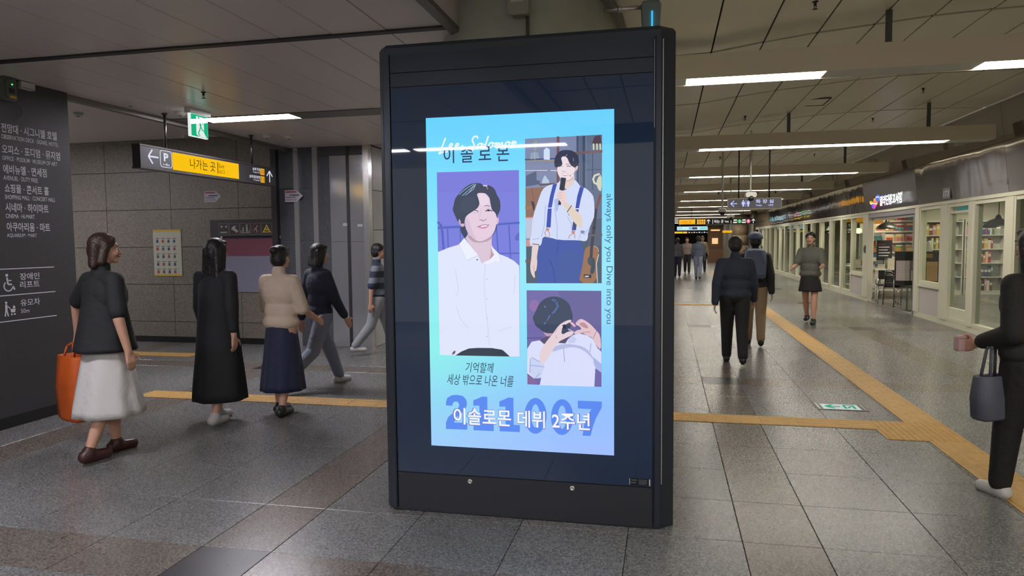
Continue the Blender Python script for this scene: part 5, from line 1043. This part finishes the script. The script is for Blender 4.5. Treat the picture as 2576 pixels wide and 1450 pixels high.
SKIN = M('skin', (196, 150, 128), .5); HAIR = M('hair_black', (24, 21, 21), .45, bump=(60, .4)); HAIRB = M('hair_brown', (52, 34, 28), .45, bump=(60, .4))
EYW, EYD, LIP = M('eye_white', (176, 170, 166), .3), M('eye_dark', (30, 22, 18), .2), M('lip', (160, 88, 82), .5)
def person(label, x, y, face, H, vox=.009, stride=.0, arms=((8, 10, 12), (8, 10, 12)), top=None, sleeve=1.0, bottom=None, skirt=None, coat=None, shoe=None, hair='short', hairmat=None, build=1.0, headturn=0, group=None, loose=1.0, loc_z=0):
    """face = heading in degrees: 0 walks away from the camera (+Y), 90 towards +X. Limbs: arms = (forward swing, sideways, elbow bend) for left, right"""
    T = thing('person', label, 'person', (x, y, loc_z), math.radians(180-face), group)   # local front is -Y
    h = H; R_ = build
    V = lambda a, b, c: Vector((a*h, b*h, c*h))
    hipz = .525
    def leg(s, ang, bend):
        hp = V(s*.052*R_, 0, hipz-.02); th = .245*h; sh = .235*h
        k = hp+Vector((0, -math.sin(ang)*th, -math.cos(ang)*th)); a2 = ang-bend; an = k+Vector((0, -math.sin(a2)*sh, -math.cos(a2)*sh)); return hp, k, an, a2
    legs = [leg(1, stride, .08+.0*abs(stride)), leg(-1, -stride*.9, .10+abs(stride)*.9)]
    low = min(l[2].z for l in legs); dz = .045*h-low     # keep the lower ankle at ankle height
    up = lambda v: v+Vector((0, 0, dz))
    legs = [(up(a), up(b), up(c), d) for a, b, c, d in legs]
    def arm(s, fw, sd, el):
        sh = up(V(s*.100*R_, .005, .79)); fw, sd, el = [math.radians(t) for t in (fw, sd, el)]
        d1 = Vector((s*math.sin(sd), -math.sin(fw)*math.cos(sd), -math.cos(fw)*math.cos(sd))); e = sh+d1*.175*h
        f2 = fw+el; d2 = Vector((s*math.sin(sd)*.45, -math.sin(f2)*math.cos(sd*.45), -math.cos(f2)*math.cos(sd*.45))).normalized(); w = e+d2*.150*h; return sh, e, w, d2
    A = [arm(1, *arms[0]), arm(-1, *arms[1])]
    pel, wai, che, nb, nt = up(V(0, 0, .53)), up(V(0, -.004, .61)), up(V(0, -.004, .72)), up(V(0, .008, .83)), up(V(0, -.004, .875)); hc = up(V(0, -.018, .93))
    b = MB()
    # trunk
    ell(b, pel, .088*h*R_, .062*h*R_, .07*h); ell(b, wai, .074*h*R_, .052*h*R_, .09*h); ell(b, che, .092*h*R_, .06*h*R_, .10*h); capsule(b, up(V(-.078*R_, .005, .79)), up(V(.078*R_, .005, .79)), .034*h, .034*h); capsule(b, nb, nt, .034*h, .031*h)
    for hp, k, an, a2 in legs:
        capsule(b, hp, k, .052*h*R_, .034*h*R_); capsule(b, k, k.lerp(an, .35), .033*h*R_, .034*h*R_); capsule(b, k.lerp(an, .3), an, .034*h*R_, .020*h)
        ft = an+Vector((0, -.075*h*math.cos(a2), .0-.028*h)); capsule(b, an+Vector((0, .018*h, -.022*h)), ft, .022*h, .019*h)
    for i, (sh, e, w, d2) in enumerate(A):
        s = 1 if i == 0 else -1
        capsule(b, sh, e, .032*h*R_, .024*h*R_); capsule(b, e, w, .024*h*R_, .016*h)
        side = Vector((0, 1, 0)); nrm = d2.cross(side).normalized() if abs(d2.y) < .9 else Vector((s, 0, 0)); wd = d2.cross(nrm).normalized()
        if wd.y > 0: wd = -wd          # towards the front: thumb side
        pc = w+d2*.030*h
        for k in range(4):
            o = wd*(.0165-.011*k)*h; capsule(b, w+o*.5, pc+o+d2*.018*h, .0095*h, .008*h, 8)
            ln = (.040, .046, .043, .033)[k]*h; f1 = pc+o+d2*.018*h; inw = Vector((-s, 0, 0)); f2 = f1+(d2*.95+inw*.3).normalized()*ln*.5; f3 = f2+(d2*.75+inw*.65).normalized()*ln*.5
            capsule(b, f1, f2, .0055*h, .005*h, 8); capsule(b, f2, f3, .005*h, .0042*h, 8)
        t0 = w+d2*.012*h+wd*.014*h; t1 = t0+(d2*.6+wd*.8).normalized()*.028*h; t2 = t1+(d2*.95+wd*.2).normalized()*.022*h; capsule(b, t0, t1, .008*h, .0062*h, 8); capsule(b, t1, t2, .006*h, .005*h, 8)
    # head
    rt = Matrix.Rotation(math.radians(headturn), 4, 'Z'); hv = lambda a, c, e: hc+rt @ Vector((a*h, c*h, e*h))
    ell(b, hv(0, .008, .012), .0475*h, .056*h, .056*h, 12); ell(b, hv(0, -.012, -.020), .038*h, .040*h, .046*h, 10); capsule(b, hv(-.008, -.036, -.050), hv(.008, -.036, -.050), .014*h, .014*h)
    capsule(b, hv(0, -.046, .004), hv(0, -.060, -.018), .006*h, .009*h, 8); capsule(b, hv(-.016, -.044, .018), hv(.016, -.044, .018), .007*h, .007*h, 8)
    for s in (-1, 1): ell(b, hv(s*.048, .004, -.006), .006*h, .012*h, .018*h, 6); ell(b, hv(s*.022, -.040, -.018), .012*h, .010*h, .012*h, 6)
    body = remeshed('body', b, vox, SKIN, T, 3)
    q = MB()
    for s in (-1, 1): ell(q, hv(s*.019, -.0435, .002), .0075*h, .0050*h, .0038*h, 6)
    q.build('eyes', EYW, T); q = MB()
    for s in (-1, 1): ell(q, hv(s*.019, -.0470, .002), .0040*h, .0024*h, .0038*h, 6); capsule(q, hv(s*.010, -.052, .014), hv(s*.030, -.047, .015), .0022*h, .0018*h, 6)
    q.build('irises_and_brows', EYD, T); q = MB(); capsule(q, hv(-.010, -.0535, -.034), hv(.010, -.0535, -.034), .0038*h, .0038*h, 8); q.build('lips', LIP, T)
    # hair
    hm = hairmat or HAIR; q = MB(); ell(q, hv(0, .014, .022), .053*h, .060*h, .056*h, 12); ell(q, hv(0, .030, -.008), .050*h, .044*h, .052*h, 10); capsule(q, hv(-.028, -.026, .046), hv(.028, -.026, .046), .0145*h, .0145*h); capsule(q, hv(-.036, -.020, .034), hv(-.044, -.008, .020), .010*h, .010*h); capsule(q, hv(.036, -.020, .034), hv(.044, -.008, .020), .010*h, .010*h)
    if hair == 'short':
        for s in (-1, 1): capsule(q, hv(s*.046, -.006, .03), hv(s*.046, .012, -.012), .012*h, .010*h, 8)
    if hair in ('long', 'bob'):
        L = .16 if hair == 'long' else .07
        for s in (-1, 1): capsule(q, hv(s*.044, .0, .02), hv(s*.044, .02, -L*.8), .018*h, .020*h, 8)
        for k in range(5): capsule(q, hv(-.036+k*.018, .042, .01), hv(-.044+k*.022, .052, -L), .024*h, .018*h, 8)
    if hair == 'bun': ell(q, hv(0, .068, .045), .026*h, .026*h, .024*h); ell(q, hv(0, .052, .02), .030*h, .026*h, .03*h)
    remeshed('hair', q, max(vox, .009), hm, T, 4)
    # upper garment
    if top:
        g = .012*h; q = MB(); lo = loose
        ell(q, che, (.092*h+g)*R_*lo, .064*h*R_+g*lo, .11*h); ell(q, wai, (.080*h+g)*R_*lo, .060*h*R_+g*lo, .10*h); ell(q, pel+Vector((0, 0, .012*h)), (.090*h+g)*R_*lo, .068*h*R_+g*lo, .062*h); capsule(q, up(V(-.080*R_, .005, .79)), up(V(.080*R_, .005, .79)), .034*h+g*.7, .034*h+g*.7); capsule(q, nb-Vector((0, 0, .01*h)), nb+Vector((0, -.002*h, .022*h)), .040*h, .040*h)
        for sh, e, w, d2 in A:
            capsule(q, sh, sh.lerp(e, min(1, sleeve*1.6)), .032*h*R_+g*.7, .026*h*R_+g*lo)
            if sleeve > .6: capsule(q, e, e.lerp(w, min(1, (sleeve-.6)/.4*.96)), .026*h*R_+g*.9*lo, .018*h+g*.8*lo)
        remeshed('top', q, max(vox, .009), top, T, 6)
    if bottom:
        g = .011*h; q = MB(); ell(q, pel, .090*h*R_+g, .066*h*R_+g, .075*h)
        for hp, k, an, a2 in legs: capsule(q, hp, k, .052*h*R_+g, .036*h*R_+g); capsule(q, k, an+Vector((0, 0, .012*h)), .036*h*R_+g, .026*h*R_+g)
        remeshed('trousers', q, max(vox, .009), bottom, T, 5)
    def drape(name, mat, z0, z1, r0, r1, flare=1.3, folds=9, amp=.05, ry=.72):
        n = 54; rs = []
        for j in range(15):
            t = j/14; z = z0+(z1-z0)*t; r = r0+(r1-r0)*t**flare; fa = amp*t
            rs.append([(math.cos(2*PI*i/n)*r*(1+fa*math.sin(folds*2*PI*i/n+.8*math.sin(3*PI*t))), math.sin(2*PI*i/n)*(r*ry+(.0 if ry > .9 else t*.03*h))*(1+fa*math.sin(folds*2*PI*i/n+1+t)), z) for i in range(n)])
        inner = [[(p[0]*.97, p[1]*.97, p[2]) for p in r] for r in reversed(rs)]
        MB().rings(rs+inner, False).build(name, mat, T)
    if skirt: drape('skirt', skirt[0], up(V(0, 0, .60)).z, skirt[1]*h, .082*h*R_, skirt[2]*h, skirt[3] if len(skirt) > 3 else 1.0)
    if coat: drape('dress', coat[0], up(V(0, 0, .735)).z, coat[1]*h, .102*h*R_, coat[2]*h, 1.1, 7, .045)
    if shoe:
        for hp, k, an, a2 in legs:
            q = MB(); ft = an+Vector((0, -.078*h, -.026*h)); capsule(q, an+Vector((0, .020*h, -.020*h)), ft, .028*h, .024*h); capsule(q, an+Vector((0, .018*h, -.033*h)), ft+Vector((0, -.004*h, -.007*h)), .020*h, .018*h); capsule(q, an+Vector((0, 0, -.012*h)), an, .030*h, .029*h)
            remeshed('shoe', q, max(vox, .009), shoe, T, 3)
    return T, A, legs
def wpos(T, v):
    """local point of a person to world"""
    c, s = math.cos(T.rotation_euler.z), math.sin(T.rotation_euler.z)
    return Vector((T.location.x+c*v.x-s*v.y, T.location.y+s*v.x+c*v.y, v.z))
BK, NV = M('cloth_black', (28, 29, 32), .8, bump=(18, .5)), M('cloth_navy', (32, 36, 54), .8, bump=(18, .5))
WHC, CRM = M('cloth_white', (196, 194, 192), .8, bump=(14, .5)), M('cloth_cream', (204, 184, 164), .8, bump=(18, .5))
NVS, JEAN, GRC = M('cloth_navy_skirt', (34, 38, 66), .75, bump=(14, .5)), M('cloth_jeans', (126, 132, 152), .8, bump=(20, .5)), M('cloth_grey', (92, 92, 86), .8, bump=(18, .5))
SHW, SHB, SHR = M('shoe_white', (190, 188, 186), .5), M('shoe_black', (30, 30, 32), .4), M('shoe_brown', (62, 34, 30), .4)
T1, A1, _ = person('person in a loose black top and long white skirt beside the slate wall', -4.12, 4.47, 18, 1.66, .008, .16, ((2, 46, 8), (-6, 16, 16)), top=BK, sleeve=.50, skirt=(WHC, .20, .160, .9), coat=(BK, .49, .135), shoe=SHR, hair='bob', hairmat=HAIRB, loose=1.28, headturn=-25)
T2, A2, _ = person('person in a long black dress with long black hair and pale shoes', -3.93, 5.55, 8, 1.62, .009, .12, ((5, 9, 10), (-8, 9, 8)), top=BK, sleeve=.9, coat=(BK, .13, .150), shoe=SHW, hair='long', loose=1.12)
T3, A3, _ = person('person in a cream top and long navy skirt with tied up hair', -3.52, 5.92, 6, 1.55, .009, .10, ((16, 12, 40), (10, 12, 50)), top=CRM, sleeve=.62, skirt=(NVS, .15, .135, .8), shoe=SHB, hair='bun', loose=1.2)
T4, A4, _ = person('person in a navy top and pale jeans striding past the steel panels', -3.75, 7.1, 30, 1.62, .010, .42, ((-14, 9, 10), (16, 9, 14)), top=NV, sleeve=.95, bottom=JEAN, shoe=SHW, hair='bob', loose=1.1)
def stripes():
    m = bpy.data.materials.new('cloth_stripes'); m.use_nodes = True; nt = m.node_tree; b = nt.nodes['Principled BSDF']; tc = nt.nodes.new('ShaderNodeTexCoord'); wv = nt.nodes.new('ShaderNodeTexWave'); wv.bands_direction = 'Z'; wv.inputs['Scale'].default_value = 1.9; nt.links.new(tc.outputs['Object'], wv.inputs['Vector'])
    r = nt.nodes.new('ShaderNodeValToRGB'); r.color_ramp.interpolation = 'CONSTANT'; r.color_ramp.elements[0].color = lin((44, 54, 74))+(1,); r.color_ramp.elements[1].position = .55; r.color_ramp.elements[1].color = lin((120, 126, 138))+(1,); nt.links.new(wv.outputs[0], r.inputs[0]); nt.links.new(r.outputs[0], b.inputs['Base Color']); b.inputs['Roughness'].default_value = .8; return m
person('person in a navy and grey striped top and pale trousers by the kiosk edge', -4.02, 9.35, 70, 1.58, .012, .3, ((20, 8, 25), (-14, 8, 10)), top=stripes(), sleeve=.6, bottom=M('cloth_pale', (150, 152, 156), .8), shoe=SHW, hair='short', loose=1.1)
T5, A5, _ = person('person in a dark navy jacket and black trousers walking down the hall', .86, 9.42, 2, 1.62, .010, .22, ((-14, 11, 10), (14, 11, 14)), top=M('jacket_navy', (44, 50, 66), .8, bump=(18, .5)), sleeve=1.0, bottom=BK, shoe=SHB, hair='short', build=1.06, loose=1.22)
T6, A6, _ = person('person in a black coat and blue cap by the yellow tactile strip', 1.30, 11.1, 5, 1.66, .012, .18, ((8, 10, 20), (-10, 10, 12)), top=M('coat_black', (40, 41, 46), .8, bump=(18, .5)), sleeve=1.0, bottom=M('cloth_tan', (150, 128, 100), .8), shoe=SHB, hair='short', loose=1.2)
T7, A7, _ = person('person in a grey top and black shorts near the shop windows', 2.64, 14.1, 200, 1.70, .013, .2, ((26, 12, 60), (24, 12, 55)), top=GRC, sleeve=.5, bottom=None, shoe=SHB, hair='short', loose=1.15, skirt=(BK, .36, .12, .9))
T8, A8, _ = person('person in a black coat and wide black trousers with long black hair', 2.14, 4.72, 335, 1.64, .007, .18, ((-8, 6, 78), (0, 10, 14)), top=M('cloth_coal', (30, 28, 27), .8, bump=(18, .5)), sleeve=.95, bottom=M('trouser_black', (24, 24, 25), .8, bump=(18, .5)), shoe=SHW, hair='long', build=1.05, loose=1.25)
for i, (x, y, f, c, lb) in enumerate([(.45, 31, 0, (92, 92, 98), 'person in a grey jacket far down the hall'), (.95, 34.5, 180, (128, 112, 108), 'person in a dusty pink top far down the hall'), (1.25, 29.5, 10, (84, 92, 108), 'person in a slate blue jacket far down the hall'), (1.75, 36.5, 170, (148, 134, 112), 'person in a beige coat far down the hall')]):
    person(lb, x, y, f, 1.66+.03*i, .022, .15, top=M('far_top_%d' % i, c, .8), sleeve=1.0, bottom=[NV, BK, JEAN, BK][i], shoe=SHB, hair='short', loose=1.15)
# ------------------------------------------------------------------ bags and hats they carry
def tote(lab, top, w_, d_, h_, mat, hang, rz=0, tilt=0):
    t = thing('bag', lab, 'bag', (top.x, top.y, top.z-hang-h_)); t.rotation_euler.z = rz
    MB().rings([[(a*w_/2*k, b_*d_/2*k2, z*h_) for a, b_ in ((-1, -1), (-.4, -1.15), (.4, -1.15), (1, -1), (1.05, 0), (1, 1), (.4, 1.15), (-.4, 1.15), (-1, 1), (-1.05, 0))] for z, k, k2 in ((0, .86, .8), (.06, .95, 1), (.5, 1, 1.1), (.96, .97, .8), (1, .95, .7), (.97, .9, .6), (.5, .9, .9))], True).build('pouch', mat, t)
    for s in (-1, 1):
        ps = [(-w_*.25, s*d_*.3, h_*.95), (-w_*.16, s*d_*.15, h_+hang*.7), (0, 0, h_+hang), (w_*.16, s*d_*.15, h_+hang*.7), (w_*.25, s*d_*.3, h_*.95)]; MB().path(ps, .009).build('handle', mat, t)
    return t
p = wpos(T1, A1[0][2]+A1[0][3]*.08)
pl = wpos(T1, A1[0][2]+A1[0][3]*.075); pl = Vector((pl.x-.02, pl.y-.03, pl.z))
tote('tall orange shopping bag held by the person in the white skirt', pl, .30, .14, .52, M('bag_orange', (190, 84, 24), .6, noise=(5, .2)), .10, math.radians(-20))
pl = min([wpos(T8, a[2]+a[3]*.08) for a in A8[1:]], key=lambda v: v.z)
tote('grey and blue cloth bag carried by the person in wide black trousers', wpos(T8, A8[0][1].lerp(A8[0][2], .55)), .22, .10, .27, M('bag_slate', (84, 86, 100), .7, noise=(4, .3)), .22, math.radians(30))
ph = wpos(T8, A8[0][2]+A8[0][3]*.105)
pb = thing('pouch', 'small pale pink pouch in the hand of the person in the black coat', 'pouch', (ph.x, ph.y, ph.z-.03)); pb.rotation_euler.z = T8.rotation_euler.z
MB().rings([[(a*.055*k, b_*.02*k, z) for a, b_ in ((-1, -1), (1, -1), (1, 1), (-1, 1))] for z, k in ((0, .9), (.015, 1), (.09, 1), (.10, .85))], True, False).build('case', M('pouch_pink', (196, 164, 164), .6), pb); MB().box(-.052, .052, -.022, .022, .078, .084).build('zip', MATS['steel'], pb)
bp = thing('backpack', 'slate blue backpack worn by the person in the black coat', 'backpack', (1.28, 10.88, 1.02))
MB().rings([[(a*.16*k, b_*.08*k2-.02, z) for a, b_ in ((-1, .9), (-.9, -.8), (-.4, -1.1), (.4, -1.1), (.9, -.8), (1, .9))] for z, k, k2 in ((0, .8, .7), (.04, .95, 1), (.25, 1, 1.1), (.40, .9, .9), (.44, .6, .5))], True).build('pack_body', M('pack_blue', (92, 102, 126), .7, bump=(20, .4)), bp)
MB().box(-.12, .12, -.135, -.10, .06, .22).build('front_pocket', MATS['pack_blue'], bp)
for s in (-1, 1): MB().path([(s*.09, .05, .40), (s*.10, .10, .46), (s*.11, .20, .47)], .014).build('strap', MATS['pack_blue'], bp)
hd = wpos(T6, Vector((0, .0, 0))); ct = thing('cap', 'blue grey cap on the head of the person in the black coat', 'cap', (1.30, 11.1, 1.60))
MB().lathe([(.108, 0), (.110, .03), (.098, .075), (.06, .105), (.01, .115)], n=20).build('crown', MATS['pack_blue'], ct); MB().prism([(-.075, .08), (-.06, .17), (0, .20), (.06, .17), (.075, .08)], lambda a, b_, d: (a, b_, d), .004, .014).build('brim', MATS['pack_blue'], ct)
